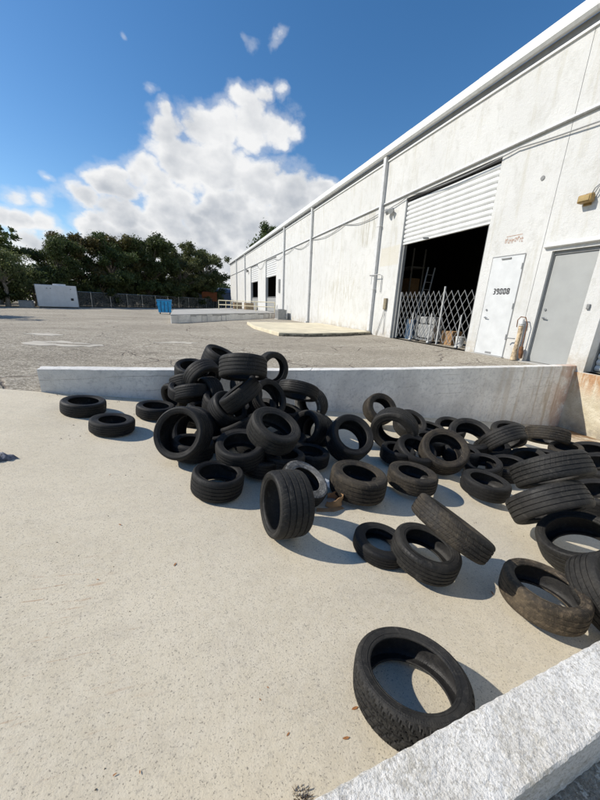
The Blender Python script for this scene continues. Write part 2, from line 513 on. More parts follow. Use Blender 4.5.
M = dict(
    concrete=mat_concrete(), asphalt=mat_asphalt(), stucco=mat_stucco(),
    ledge=mat_ledge(), rough_white=mat_rough_white(), dock=mat_dockwall(),
    trim=plain('white_trim_paint', (.68, .69, .68), .5, var=.06),
    pipe=plain('downpipe_paint', (.58, .585, .58), .5, var=.08),  # whole pipe greyed to carry the shade on its side
    soffit=plain('grey_soffit', (.22, .225, .225), .7, var=.1),  # darkened for the shade under the gutter; other grey parts share it
    shutter=plain('white_shutter_metal', (.64, .65, .645), .42, var=.07, scale=3),
    greydoor=plain('grey_door_paint', (.335, .345, .34), .45, var=.05, scale=2),
    whitedoor=plain('white_door_paint', (.57, .585, .59), .45, var=.06, scale=3),
    black=plain('black_paint', (.02, .02, .022), .5),
    lintelshade=plain('lintel_shade', (.03, .03, .03), .8),
    steel=plain('galvanised_steel', (.46, .47, .47), .38, .75, var=.15, scale=14),
    chrome=plain('brushed_metal', (.5, .5, .5), .3, .9, var=.1),
    interior=plain('dark_shade_interior', (.022, .021, .02), .9, var=.3, scale=1),
    intfloor=plain('dark_shade_floor', (.035, .033, .03), .8, var=.3, scale=1),  # near-black colour stands for the shade inside the doorway
    cardboard=plain('brown_cardboard', (.33, .20, .10), .8, var=.2, scale=9),
    wood=plain('weathered_wood', (.36, .27, .17), .8, var=.25, scale=9),
    yellowrail=plain('cream_yellow_rail_paint', (.60, .54, .38), .6, var=.15),
    slab=plain('cream_concrete_slab', (.60, .54, .40), .9, var=.14, scale=1.3),
    slabedge=plain('broken_slab_edge', (.17, .155, .12), .95, var=.5, scale=8),
    platform=plain('grey_ramp_concrete', (.38, .37, .345), .9, var=.13, scale=1.2),
    patch=plain('pale_patch_mortar', (.47, .435, .37), .9, var=.12, scale=3),
    blue=plain('blue_dumpster_paint', (.015, .30, .62), .45, var=.2, scale=3),
    bluelid=plain('dark_blue_lid', (.015, .10, .22), .5),
    trailer=plain('white_trailer_panel', (.66, .67, .67), .5, var=.08, scale=1.5),
    bark=plain('grey_brown_bark', (.13, .105, .08), .9, var=.35, scale=5),
    palebark=plain('pale_bark', (.25, .22, .18), .9, var=.3, scale=5),
    acgrey=plain('condenser_grey', (.30, .305, .30), .55, var=.12),
    fixture=plain('ochre_lamp_housing', (.27, .175, .06), .5, var=.25, scale=18),
    glass=plain('lamp_glass', (.55, .56, .55), .2, var=.1),
    corroded=plain('corroded_cream_metal', (.46, .36, .24), .8, var=.5, scale=14),
    rust=plain('rusty_metal', (.16, .075, .035), .85, var=.4, scale=12),
    fadedred=plain('faded_brown_lettering', (.40, .29, .235), .9, var=.25, scale=30),
    orange=plain('orange_brown_boards', (.22, .065, .018), .7, var=.2),
    bluewall=plain('slate_blue_cladding', (.13, .17, .25), .7, var=.15, scale=1),
    deadleaf=plain('dead_leaf', (.30, .13, .045), .8, var=.35, scale=60),
    drygrass=plain('dry_grass', (.20, .12, .05), .85, var=.4, scale=30),
    cloth=plain('grey_rag', (.11, .12, .15), .9, var=.5, scale=30),
    screen=mat_screen(),
    gatepaint=plain('pale_grey_gate_paint', (.42, .425, .42), .5, var=.1, scale=10),
    leaf_dark=mat_leaf('dark_green_leaves', (.026, .040, .013), (.062, .080, .026)),
    leaf_mid=mat_leaf('olive_green_leaves', (.05, .066, .024), (.11, .122, .045)),
    leaf_brown=mat_leaf('bronze_green_leaves', (.038, .046, .015), (.098, .082, .028)),
    leaf_light=mat_leaf('fresh_green_leaves', (.05, .075, .02), (.11, .13, .04)),
)
RUB = [mat_rubber('rubber_black', (.007, .007, .0075), (.024, .023, .021), .5),
       mat_rubber('rubber_grey', (.010, .0098, .0095), (.042, .039, .034), .6),
       mat_rubber('rubber_dusty', (.015, .013, .011), (.072, .059, .042), .65, .7),
       mat_rubber('rubber_muddy', (.024, .020, .0155), (.13, .10, .066), .85, .75),
       mat_rubber('rubber_pale', (.06, .06, .058), (.27, .265, .25), .9, .75)]  # pale rubber; on the upright ring it stands for sun inside the rim
LINER = mat_rubber('rubber_liner', (.014, .014, .015), (.05, .048, .045), .5, .5)

# ------------------------------------------------------------------ mesh helpers


class MB:
    def __init__(self):
        self.v = []
        self.f = []

    def add(self, vs, fs):
        o = len(self.v)
        self.v += [tuple(p) for p in vs]
        self.f += [tuple(i + o for i in f) for f in fs]
        return self

    def box(self, x0, x1, y0, y1, z0, z1):
        vs = [(x0, y0, z0), (x1, y0, z0), (x1, y1, z0), (x0, y1, z0), (x0, y0, z1), (x1, y0, z1), (x1, y1, z1), (x0, y1, z1)]
        return self.add(vs, [(0, 3, 2, 1), (4, 5, 6, 7), (0, 1, 5, 4), (1, 2, 6, 5), (2, 3, 7, 6), (3, 0, 4, 7)])

    def prism(self, pts, z0, z1):
        k = len(pts)
        z0s = z0 if isinstance(z0, (list, tuple)) else [z0] * k
        z1s = z1 if isinstance(z1, (list, tuple)) else [z1] * k
        vs = [(p[0], p[1], a) for p, a in zip(pts, z0s)] + [(p[0], p[1], a) for p, a in zip(pts, z1s)]
        fs = [tuple(range(k - 1, -1, -1)), tuple(range(k, 2 * k))]
        fs += [(i, (i + 1) % k, k + (i + 1) % k, k + i) for i in range(k)]
        return self.add(vs, fs)

    def tube(self, pts, r, seg=8, caps=True):
        pts = [Vector(p) for p in pts]
        rs = r if isinstance(r, (list, tuple)) else [r] * len(pts)
        vs = []
        ref = None
        for i, p in enumerate(pts):
            a = pts[max(i - 1, 0)]
            b = pts[min(i + 1, len(pts) - 1)]
            d = (b - a).normalized()
            if ref is None:
                ref = Vector((0, 0, 1)) if abs(d.z) < .9 else Vector((1, 0, 0))
            u = d.cross(ref).normalized()
            w = d.cross(u).normalized()
            ref = u.cross(d)
            for k in range(seg):
                t = 2 * math.pi * k / seg
                vs.append(p + (u * math.cos(t) + w * math.sin(t)) * rs[i])
        fs = []
        for i in range(len(pts) - 1):
            for k in range(seg):
                a = i * seg + k
                b = i * seg + (k + 1) % seg
                fs.append((a, b, b + seg, a + seg))
        if caps:
            fs.append(tuple(range(seg - 1, -1, -1)))
            fs.append(tuple((len(pts) - 1) * seg + k for k in range(seg)))
        return self.add(vs, fs)

    def bar(self, a, b, w, h, up=(0, 0, 1)):
        a = Vector(a)
        b = Vector(b)
        d = (b - a).normalized()
        u = d.cross(Vector(up))
        u = u.normalized() if u.length > 1e-5 else Vector((1, 0, 0))
        t = u.cross(d).normalized()
        vs = []
        for p in (a, b):
            for s, q in ((-1, -1), (1, -1), (1, 1), (-1, 1)):
                vs.append(p + u * (s * w / 2) + t * (q * h / 2))
        return self.add(vs, [(0, 3, 2, 1), (4, 5, 6, 7), (0, 1, 5, 4), (1, 2, 6, 5), (2, 3, 7, 6), (3, 0, 4, 7)])

    def mesh(self, name, smooth=None):
        me = bpy.data.meshes.new(name)
        me.from_pydata(self.v, [], self.f)
        me.update()
        if smooth is not None:
            me.polygons.foreach_set('use_smooth', [True] * len(me.polygons))
            me.set_sharp_from_angle(angle=R_(smooth))
        return me


def link(name, me, mt=None, parent=None, loc=None):
    o = bpy.data.objects.new(name, me)
    COL.objects.link(o)
    if mt is not None and me is not None:
        if not me.materials:
            me.materials.append(mt)
        elif me.materials[0] != mt:
            o.material_slots[0].link = 'OBJECT'
            o.material_slots[0].material = mt
    if parent is not None:
        o.parent = parent
    if loc is not None:
        o.location = loc
    return o


def part(name, mb, mt, parent, smooth=None, bevel=0):
    o = link(name, mb.mesh(name, smooth), mt, parent)
    if bevel:
        md = o.modifiers.new('bevel', 'BEVEL')
        md.width = bevel
        md.segments = 2
        md.limit_method = 'ANGLE'
    return o


def thing(name, label, cat, loc=(0, 0, 0), group=None):
    o = bpy.data.objects.new(name, None)
    o.empty_display_size = .1
    COL.objects.link(o)
    o.location = loc
    tag(o, label, cat, group)
    return o


def tag(o, label, cat, group=None):
    o['label'] = label
    o['category'] = cat
    if group:
        o['group'] = group
    return o


def struct(name, mb, mt, smooth=None):
    o = link(name, mb.mesh(name, smooth), mt)
    o['kind'] = 'structure'
    return o


def sst(t):
    t = max(0.0, min(1.0, t))
    return t * t * (3 - 2 * t)


# ------------------------------------------------------------------ ground
BX = 9.26                 # face of the warehouse
YW = 4.746                # camera side of the far retaining wall
PX0, PY0, PY1 = -1.72, .30, 4.85
RA, RB = -0.1418, -0.147  # ramp: z = RA + RB * x


def rise(x):
    """the concrete and the yard go on rising gently left of the ramp"""
    return .147 * 1.5 * (1 - math.exp(-max(0, PX0 - x) / 1.5))


def zg(x, y):
    left = sst((2.5 - x) / 4.2)
    if y <= PY0 + 1e-6 and x > PX0 - 1e-6:
        t = sst((x + 1.72) / 2.5)
        return .107 * (1 - t) - .09 * t
    return (.107 * left + rise(x)) * sst((22 - y) / 14)


xs = sorted(set([-700, -300, -120, -60, -35, -20, -12, -8, -6.5, -5.5, -4.7, -4, -3.5, -3, -2.6, -2.3, -2, PX0, -1, 0, 1, 2, 3, 4, 5, 6, 7, 8, BX, 12, 25, 60, 150, 400, 700]))
ys = sorted(set([-400, -150, -60, -25, -12, -6, -3, -1.5, PY0, 1.5, 3, PY1, 6, 7, 8, 9, 10, 12, 14, 16, 18, 20, 22, 25, 30, 40, 55, 75, 110, 200, 450, 900]))
mb = MB()
idx = {}
for i, x in enumerate(xs):
    for j, y in enumerate(ys):
        idx[i, j] = len(mb.v)
        mb.v.append((x, y, zg(x, y)))
for i in range(len(xs) - 1):
    for j in range(len(ys) - 1):
        if xs[i] >= PX0 and xs[i + 1] <= BX and ys[j] >= PY0 and ys[j + 1] <= PY1:
            continue
        mb.f.append((idx[i, j], idx[i + 1, j], idx[i + 1, j + 1], idx[i, j + 1]))
ground = struct('ground', mb, M['asphalt'], 60)

mb = MB()
nx, ny = 90, 40
for i in range(nx + 1):
    for j in range(ny + 1):
        x = PX0 + (BX + .02 - PX0) * i / nx
        y = PY0 + (PY1 - PY0) * j / ny
        w = .004 * math.sin(1.7 * x + .6 * y) * math.sin(1.3 * y + .4)
        mb.v.append((x, y, RA + RB * x + w * sst((x - PX0) / .6)))
for i in range(nx):
    for j in range(ny):
        a = i * (ny + 1) + j
        mb.f.append((a, a + ny + 1, a + ny + 2, a + 1))
ramp = struct('loading_ramp', mb, M['concrete'], 60)

mb = MB()
rg = random.Random(21)
ax_ = [PX0 - .3 * k for k in range(0, 30)] + [-11.5, -14, -18, -24, -30]
for x in ax_:
    ye = YW + (0 if x == PX0 else .06 + rg.uniform(-.05, .06))
    for y in (-12, -6, -3, -1.5, PY0, 1.5, 3, ye):
        mb.v.append((x, y, zg(min(x, PX0 - 1e-4), y) + .0042))
for i in range(len(ax_) - 1):
    for j in range(7):
        a = i * 8 + j
        mb.f.append((a, a + 1, a + 9, a + 8))
struct('concrete_apron', mb, M['concrete'], 60)

# pale mortar repairs lying on the old asphalt
for pts, z in [([(-3.35, 8.75), (-2.95, 8.45), (-2.3, 8.6), (-1.75, 9.05), (-1.95, 9.35), (-2.5, 9.2), (-2.75, 9.45), (-3.15, 9.2)], 0),
               ([(-4.05, 10.7), (-3.5, 10.5), (-3.05, 10.9), (-3.4, 11.15), (-3.9, 11.0)], 0),
               ([(-.7, 10.2), (.2, 10.0), (.5, 10.25), (-.1, 10.5)], 0)]:
    mb = MB()
    rp_ = []
    rg = random.Random(len(pts))
    for (xa, ya), (xb, yb) in zip(pts, pts[1:] + pts[:1]):
        for t in (0, .25, .5, .75):
            rp_.append((xa + (xb - xa) * t + rg.uniform(-.1, .1), ya + (yb - ya) * t + rg.uniform(-.12, .12)))
    pts = rp_
    mb.prism(pts, [zg(*p) - .01 for p in pts], [zg(*p) + .006 for p in pts])
    o = link('mortar_patch', mb.mesh('mortar_patch'), M['patch'], ground)

# ------------------------------------------------------------------ retaining walls


def rough_wall(name, x0, x1, y0, y1, ztop, zbot, nx, ny, nz, amp, mt, seed, pw=1.0, grit=.6):
    """closed box with gridded, slightly uneven faces; ztop and zbot are functions of x"""
    rg = random.Random(seed)
    ph = [rg.uniform(0, 6) for _ in range(8)]

    def jit(x, y, z):
        return amp * (math.sin(23 * x + ph[0] + 9 * z) * math.sin(31 * y + 17 * z + ph[1]) + .7 * math.sin(57 * x + ph[2]) * math.sin(61 * z + 53 * y + ph[3]) + grit * rg.uniform(-1, 1))
    b = MB()

    def grid(fn, na, nb, flip=False):
        o = len(b.v)
        for i in range(na + 1):
            for j in range(nb + 1):
                b.v.append(fn(i / na, j / nb))
        for i in range(na):
            for j in range(nb):
                a = o + i * (nb + 1) + j
                q = (a, a + nb + 1, a + nb + 2, a + 1)
                b.f.append(q[::-1] if flip else q)
    def edge(x, q):
        return .38 * amp * (1.3 * math.sin(41 * x + q) * math.sin(13 * x + ph[5]) + 1.0 * math.sin(97 * x + 2 * q + ph[6]) + .9 * math.sin(173 * x + q + ph[7]))
    X = lambda s: x0 + (x1 - x0) * s ** pw
    Y = lambda s: y0 + (y1 - y0) * s

    def top(s, t):
        x, y = X(s), Y(t)
        e = 1 if 0 < t < 1 else 0
        if not e:
            sg_ = -1 if t == 0 else 1
            return (x, y + sg_ * edge(x, sg_) * .8, ztop(x) - .006 + edge(x, sg_ + 3))
        return (x, y, ztop(x) + jit(x, y, 0))

    def side(yv, sgn):
        def fn(s, t):
            x = X(s)
            z = zbot(x) + (ztop(x) - .006 - zbot(x)) * t
            if t == 1:
                return (x, yv + sgn * edge(x, sgn) * .8, z + edge(x, sgn + 3))
            e = 1 if t > 0 else 0
            return (x, yv + sgn * e * abs(jit(x, yv, z)), z)
        return fn
    grid(top, nx, ny)
    grid(side(y0, -1), nx, nz)
    grid(side(y1, 1), nx, nz, True)
    grid(lambda s, t: (x0, Y(s), zbot(x0) + (ztop(x0) - .006 - zbot(x0)) * t), ny, nz, True)
    grid(lambda s, t: (x1, Y(s), zbot(x1) + (ztop(x1) - .006 - zbot(x1)) * t), ny, nz)
    me = b.mesh(name, 40)
    return link(name, me, mt)


WT = [(-1.72, .412), (-.8, .372), (1.2, .292), (3.85, .222), (6.54, .176), (9.26, .134)]


def wall_top(x):
    for (a, za), (c, zc) in zip(WT, WT[1:]):
        if x <= c:
            return za + (zc - za) * (x - a) / (c - a)
    return WT[-1][1]


w = rough_wall('retaining_wall', -1.72, BX + .01, YW, YW + .21, wall_top, lambda x: RA + RB * x - .25, 160, 5, 14, .0035, M['ledge'], 3)
tag(w, 'long weathered white retaining wall behind the tyre pile, stained brown at its right end', 'wall')
w = rough_wall('low_wall', -.35, BX + .01, .225, .400, lambda x: .108, lambda x: RA + RB * x - .2, 640, 30, 16, .0022, M['rough_white'], 5, 1.9, .8)
tag(w, 'rough white stuccoed low wall crossing the bottom right foreground corner', 'wall')

# ------------------------------------------------------------------ warehouse
wh = thing('warehouse', 'long white stuccoed warehouse with roller doors running along the right side', 'building', (BX, 0, 0))
HTOP = 7.62       # top of the wall panels
TH = .30


def panel(y0, y1, holes, z0=-.35):
    """a wall panel in warehouse space (x=0 is its face, +x goes in); holes = (ya, yb, za, zb)"""
    yc = sorted(set([y0, y1] + [h[0] for h in holes] + [h[1] for h in holes]))
    zc = sorted(set([z0, HTOP] + [h[2] for h in holes] + [h[3] for h in holes]))

    def hole(a, c):
        return any(h[0] - 1e-6 <= a and c[0] <= h[1] + 1e-6 and h[2] - 1e-6 <= c[1] and c[2] <= h[3] + 1e-6 for h in holes)
    solid = {}
    for i in range(len(yc) - 1):
        for j in range(len(zc) - 1):
            solid[i, j] = not hole(yc[i], (yc[i + 1], zc[j], zc[j + 1]))
    b = MB()

    def q(p):
        b.add(p, [(0, 1, 2, 3)])
    for (i, j), s in solid.items():
        if not s:
            continue
        a, c, d, e = yc[i], yc[i + 1], zc[j], zc[j + 1]
        q([(0, a, d), (0, a, e), (0, c, e), (0, c, d)])
        q([(TH, a, d), (TH, c, d), (TH, c, e), (TH, a, e)])
        if not solid.get((i - 1, j), False):
            q([(0, a, d), (TH, a, d), (TH, a, e), (0, a, e)])
        if not solid.get((i + 1, j), False):
            q([(0, c, d), (0, c, e), (TH, c, e), (TH, c, d)])
        if not solid.get((i, j - 1), False):
            q([(0, a, d), (0, c, d), (TH, c, d), (TH, a, d)])
        if not solid.get((i, j + 1), False):
            q([(0, a, e), (TH, a, e), (TH, c, e), (0, c, e)])
    return part('wall_panel', b, M['stucco'], wh)


DOCK = (1.3, 4.58, 0.0, 3.7)
GD = (4.985, 6.035, 0.02, 2.92)
ROLL = (8.12, 12.44, 0.0, 5.76)
BAY2 = (31.75, 35.9, .5, 5.78)
BAY1 = (39.6, 43.8, .5, 5.84)
J = .012
for a, c, hs in [(-9.0, 6.32, [DOCK, GD]), (6.32, 14.15, [ROLL]), (14.15, 22.72, []), (22.72, 29.1, []),
                 (29.1, 37.9, [BAY2]), (37.9, 47.3, [BAY1]), (47.3, 54.4, []), (54.4, 61.62, [])]:
    panel(a + J / 2, c - J / 2, hs)
b = MB()
for yj in (6.32, 14.15, 22.72, 29.1, 37.9, 47.3, 54.4):
    b.box(.018, .2, yj - J / 2 - .01, yj + J / 2 + .01, -.3, HTOP - .02)
part('joint_filler', b, plain('grey_joint_sealant', (.20, .20, .195), .8), wh)

# shell: end walls, back wall, roof
b = MB()
b.box(TH, 30, 61.32, 61.61, -.3, HTOP)
b.box(TH, 30, -9, -8.7, -.3, HTOP)
b.box(30, 30.3, -9, 61.61, -.3, HTOP)
part('end_wall', b, M['stucco'], wh)
b = MB()
b.box(.02, 30.3, -9.05, 61.7, HTOP + .001, HTOP + .16)
part('roof', b, plain('roof_membrane', (.5, .5, .48), .8), wh)
# interior, coloured near black for the shade inside the doorway
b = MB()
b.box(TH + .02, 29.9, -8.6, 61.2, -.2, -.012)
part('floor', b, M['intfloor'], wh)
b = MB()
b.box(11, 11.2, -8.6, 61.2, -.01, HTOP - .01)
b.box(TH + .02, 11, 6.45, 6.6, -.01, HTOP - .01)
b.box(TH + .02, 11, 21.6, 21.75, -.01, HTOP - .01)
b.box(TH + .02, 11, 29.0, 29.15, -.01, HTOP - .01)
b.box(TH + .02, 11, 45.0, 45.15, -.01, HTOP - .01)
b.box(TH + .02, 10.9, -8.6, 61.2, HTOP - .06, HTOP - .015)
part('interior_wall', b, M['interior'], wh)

# gutter along the eave, in sections, with a soffit coloured dark for the gutter's shade and a thin white drip trim
y = -9.0
k = 0
while y < 61.6:
    y2 = min(y + 3.05, 61.7)
    b = MB()
    s = .003 if k % 2 else 0
    prof = [(-.235 - s, 7.86), (-.235 - s, 8.10 + s), (-.20, 8.10 + s), (-.20, 8.07), (-.02, 8.07), (-.02, 7.84), (-.18, 7.80)]
    n_ = len(prof)
    vs = [(px, y + .002, pz) for px, pz in prof] + [(px, y2 - .002, pz) for px, pz in prof]
    b.add(vs, [tuple(range(n_)), tuple(range(2 * n_ - 1, n_ - 1, -1))] + [(i, i + n_, (i + 1) % n_ + n_, (i + 1) % n_) for i in range(n_)])
    part('gutter_section', b, M['trim'], wh)
    y = y2
    k += 1
b = MB()
b.box(-.015, .01, -9, 61.65, HTOP + .02, 7.835)
part('soffit', b, M['soffit'], wh)
b = MB()
b.box(-.05, .01, -9, 61.64, HTOP - .035, HTOP + .018)
part('drip_trim', b, M['trim'], wh)

# downpipes
for yd, zb in ((14.15, .04), (22.72, .03), (29.1, .5), (47.3, .5), (54.4, .5)):
    b = MB()
    b.box(-.16, -.004, yd - .10, yd + .10, zb + .12, 7.80)
    p = part('downpipe', b, M['pipe'], wh, bevel=.02)
    b = MB()
    b.box(-.26, -.01, yd - .095, yd + .095, zb, zb + .115)
    part('outlet_shoe', b, M['pipe'], p)
    for zz in (2.2, 5.0):
        b = MB()
        b.box(-.172, -.003, yd - .14, yd + .14, zz, zz + .05)
        part('strap', b, M['pipe'], p)

# conduit line and slack cable
b = MB()
b.tube([(-.045, y_, 5.88) for y_ in (-9, 6, 14, 23, 29.1, 40, 50, 61.5)], .028, 6)
part('conduit', b, M['steel'], wh, 60)
b = MB()
b.box(-.045, .0, 7.4, 29.0, 5.905, 5.95)
part('band_moulding', b, M['trim'], wh)
b = MB()
b.box(-.05, -.002, -9, 7.39, 5.905, 5.95)
part('band_moulding', b, M['trim'], wh)


def sag(ya, za, yb, zb, dip, n_=14):
    return [(-.06 - .01 * math.sin(i), ya + (yb - ya) * i / n_, za + (zb - za) * i / n_ - dip * 4 * (i / n_) * (1 - i / n_)) for i in range(n_ + 1)]


for ca in ((3.5, 5.42, 7.6, 5.74, .04), (7.6, 5.74, 12.2, 5.80, .12), (12.2, 5.80, 14.0, 5.62, .05), (14.3, 5.6, 17.8, 5.84, .18),
           (17.8, 5.84, 22.6, 5.8, .22), (22.9, 5.75, 26.5, 5.84, .3), (26.5, 5.84, 29.0, 5.6, .1), (29.3, 5.55, 33, 5.9, .35), (36, 5.8, 40, 5.86, .7)):
    b = MB()
    b.tube(sag(*ca), .017, 5)
    part('cable', b, M['soffit'], wh, 60)


def slatted(name, y0, y1, z0, z1, xin, n_, mt, parent):
    """a roller shutter: an Empty-free part with one child per curved slat"""
    b = MB()
    b.box(xin + .05, xin + .07, y0, y1, z0 + .02, z1)
    sh = part(name, b, mt, parent)
    h = (z1 - z0) / n_
    prof = [(.0, 0.0), (-.018, .10), (-.045, .32), (-.052, .5), (-.045, .68), (-.018, .90), (.0, 1.0)]
    mb_ = MB()
    vs = [(px, y0, pz * h) for px, pz in prof] + [(px, y1, pz * h) for px, pz in prof]
    vs += [(.03, y0, 0), (.03, y0, h), (.03, y1, 0), (.03, y1, h)]
    fs = [(i, i + 1, i + 8, i + 7) for i in range(6)]
    k0 = 14
    fs += [(0, 7, k0 + 2, k0), (6, k0 + 1, k0 + 3, 13), tuple([k0 + 1] + list(range(6, -1, -1)) + [k0]), tuple([k0 + 2] + list(range(7, 14)) + [k0 + 3])]
    me = mb_.add(vs, fs).mesh('slat', 50)
    for i in range(n_):
        link('slat', me, mt, sh, (xin, 0, z0 + i * h))
    return sh


# big roller door, two thirds open
sh = slatted('roller_shutter', ROLL[0] + .02, ROLL[1] - .02, 4.06, ROLL[3] - .12, .12, 9, M['shutter'], wh)
b = MB()
b.box(.07, .17, ROLL[0] + .02, ROLL[1] - .02, 3.99, 4.055)
part('bottom_bar', b, M['shutter'], sh)
b = MB()
b.bar((.05, 10.85, 4.02), (.05, 11.15, 4.06), .03, .03)
part('handle', b, M['black'], sh)
for yy in (ROLL[0] + .06, ROLL[1] - .06):
    b = MB()
    b.box(.10, .24, yy - .05, yy + .05, 0.0, ROLL[3] - .01)
    part('shutter_guide', b, M['soffit'], wh)
b = MB()
b.box(.02, .20, ROLL[0] + .03, ROLL[1] - .03, ROLL[3] - .10, ROLL[3] - .002)  # dark strip painted as the shade below the lintel
part('lintel_shade_strip', b, M['lintelshade'], wh)

# dock roller door, closed
slatted('roller_shutter', DOCK[0] + .02, DOCK[1] - .02, .02, DOCK[3] - .02, .42, 24, M['shutter'], wh)
for yy in (DOCK[1], DOCK[0] - .1):
    part('shutter_guide', MB().box(.305, .52, yy, yy + .1, 0, DOCK[3]), M['soffit'], wh)
# dock face below the doors
b = MB()
ny_, nz_ = 40, 12
dr = random.Random(4)
for i in range(ny_ + 1):
    for j in range(nz_ + 1):
        yy = -4 + (YW + .02 + 4) * i / ny_
        zz = -1.75 + 1.73 * j / nz_
        b.v.append((-.035 + (dr.uniform(-.006, .006) if 0 < j < nz_ else 0), yy, zz))
for i in range(ny_):
    for j in range(nz_):
        a = i * (nz_ + 1) + j
        b.f.append((a, a + 1, a + nz_ + 2, a + nz_ + 1))
o0 = len(b.v)
b.add([(-.035, -4, -.02), (-.035, YW + .02, -.02), (TH, YW + .02, -.005), (TH, -4, -.005)], [(0, 3, 2, 1)])
part('dock_wall', b, M['dock'], wh)

# white door with number
dw = part('door', MB().box(-.022, .0 - .001, 6.735, 7.735, .03, 2.93), M['whitedoor'], wh, bevel=.006)
b = MB()
b.box(-.010, -.001, 6.715, 6.733, .01, 2.95)
b.box(-.010, -.001, 7.737, 7.762, .01, 2.965)
b.box(-.012, -.001, 6.733, 7.737, 2.932, 2.965)
part('door_gap', b, M['soffit'], dw)
for zz in (.55, 1.45, 2.55):
    part('hinge', MB().box(-.032, -.0225, 6.74, 6.765, zz, zz + .16), M['soffit'], dw)
b = MB()
b.tube([(-.03, 7.58, 1.17), (-.075, 7.58, 1.17), (-.08, 7.46, 1.16)], [.028, .016, .013], 8)
part('handle', b, M['chrome'], dw, 50)
part('deadbolt', MB().tube([(-.02, 7.58, 1.40), (-.045, 7.58, 1.40)], .03, 10), M['chrome'], dw, 50)
part('kick_dent', MB().box(-.0245, -.0225, 7.12, 7.34, .06, .12), M['soffit'], dw)
part('door_closer', MB().box(-.05, -.0225, 7.12, 7.42, 2.86, 2.895), M['soffit'], dw)
part('door_sill', MB().box(-.12, -.001, 6.68, 7.8, -.06, .025), M['platform'], wh)
# stencilled house number, block digits drawn with chamfered strokes
SEG = {'3': 'ABCDG', '9': 'ABCDFG', '0': 'ABCDEF', '8': 'ABCDEFG'}
dwid, dhei, stw = .092, .175, .034
b = MB()
for k, ch in enumerate('39008'):
    yl = 7.50 - k * .113           # left edge of the digit as read from the yard
    zl = 1.865

    def stroke(u0, u1, v0, v1):
        c_ = .008
        o_ = [(u0 + c_, v0), (u1 - c_, v0), (u1, v0 + c_), (u1, v1 - c_), (u1 - c_, v1), (u0 + c_, v1), (u0, v1 - c_), (u0, v0 + c_)]
        vs = [(-.0265, yl - u, zl + v) for u, v in o_] + [(-.0225, yl - u, zl + v) for u, v in o_]
        b.add(vs, [tuple(range(8)), tuple(range(15, 7, -1))] + [(i, 8 + i, 8 + (i + 1) % 8, (i + 1) % 8) for i in range(8)])
    g = .003
    hm = dhei / 2
    q = stw
    box_ = {'A': (q * .55, dwid - q * .55, dhei - q * .8, dhei), 'D': (q * .55, dwid - q * .55, 0, q * .8), 'G': (q * .9, dwid - q * .9, hm - q * .36, hm + q * .36),
            'F': (0, q, hm + g, dhei - g * 4), 'B': (dwid - q, dwid, hm + g, dhei - g * 4), 'E': (0, q, g * 4, hm - g), 'C': (dwid - q, dwid, g * 4, hm - g)}
    for c in SEG[ch]:
        stroke(*box_[c])
part('door_number', b, M['black'], dw)

# faded stencil above the white door: only worn strokes are left
sg = bpy.data.objects.new('faded_stencil', None)
b = MB()
rg = random.Random(12)
yy = 7.46
while yy > 6.94:
    wd = rg.uniform(.025, .05)
    t0 = 3.30 + rg.uniform(-.02, .03)
    b.box(-.004, -.001, yy - wd * .35, yy, t0, t0 + rg.uniform(.08, .15))
    if rg.random() < .75:
        b.box(-.0045, -.0015, yy - wd, yy, t0 + rg.uniform(.05, .09), t0 + .11)
    if rg.random() < .5:
        b.box(-.0048, -.0018, yy - wd * 1.2, yy - .004, t0 + .0, t0 + .022)
    yy -= wd * 1.35
b.box(-.0035, -.0005, 6.96, 7.44, 3.475, 3.495)
part('faded_stencil', b, M['fadedred'], wh)

# grey door set back under a lintel
gd = part('door', MB().box(.11, .15, GD[0] + .03, GD[1] - .035, GD[2] + .01, GD[3] - .09), M['greydoor'], wh, bevel=.006)
b = MB()
b.box(.08, .17, GD[0] + .001, GD[0] + .028, GD[2], GD[3] - .002)
b.box(.08, .17, GD[1] - .033, GD[1] - .001, GD[2], GD[3] - .002)
b.box(.08, .17, GD[0] + .029, GD[1] - .034, GD[3] - .085, GD[3] - .002)
part('door_frame', b, M['soffit'], gd)
b = MB()
b.tube([(.11, 5.90, 1.24), (.06, 5.90, 1.24), (.055, 5.79, 1.23)], [.03, .017, .013], 8)
part('handle', b, M['chrome'], gd, 50)
part('deadbolt', MB().tube([(.11, 5.90, 1.46), (.085, 5.90, 1.46)], .032, 10), M['chrome'], gd, 50)
for zz in (.35, 1.35, 2.45):
    part('hinge', MB().box(.098, .1095, 5.02, 5.045, zz, zz + .16), M['soffit'], gd)
b = MB()
b.prism([(-.10, 4.70), (-.10, 6.22), (0, 6.25), (0, 4.68)], [3.02, 3.02, 3.0, 3.0], [3.08, 3.08, 3.14, 3.14])
part('lintel', b, M['trim'], wh, bevel=.012)
part('door_sill', MB().box(-.16, .1, 4.95, 6.12, -.08, .022), M['platform'], wh)
part('doorbell', MB().box(-.05, -.001, 4.83, 4.90, 1.49, 1.61), M['soffit'], wh, bevel=.012)

# flood light: ochre housing on a tilted plate
L = part('wall_lamp', MB().box(-.20, -.03, 5.36, 5.64, 3.88, 4.05), M['fixture'], wh, bevel=.025)
part('lamp_glass', MB().box(-.215, -.2005, 5.39, 5.61, 3.91, 4.02), plain('ochre_glass', (.36, .26, .11), .3), L)
part('bracket', MB().box(-.03, -.001, 5.42, 5.58, 3.84, 4.10), M['fixture'], L)
for dy in (0, .06):
    part('conduit_stub', MB().tube([(-.10, 5.42 - dy, 4.05), (-.10, 5.38 - dy, 4.16), (-.04, 5.33 - dy, 4.24)], .012, 6), M['soffit'], L, 50)
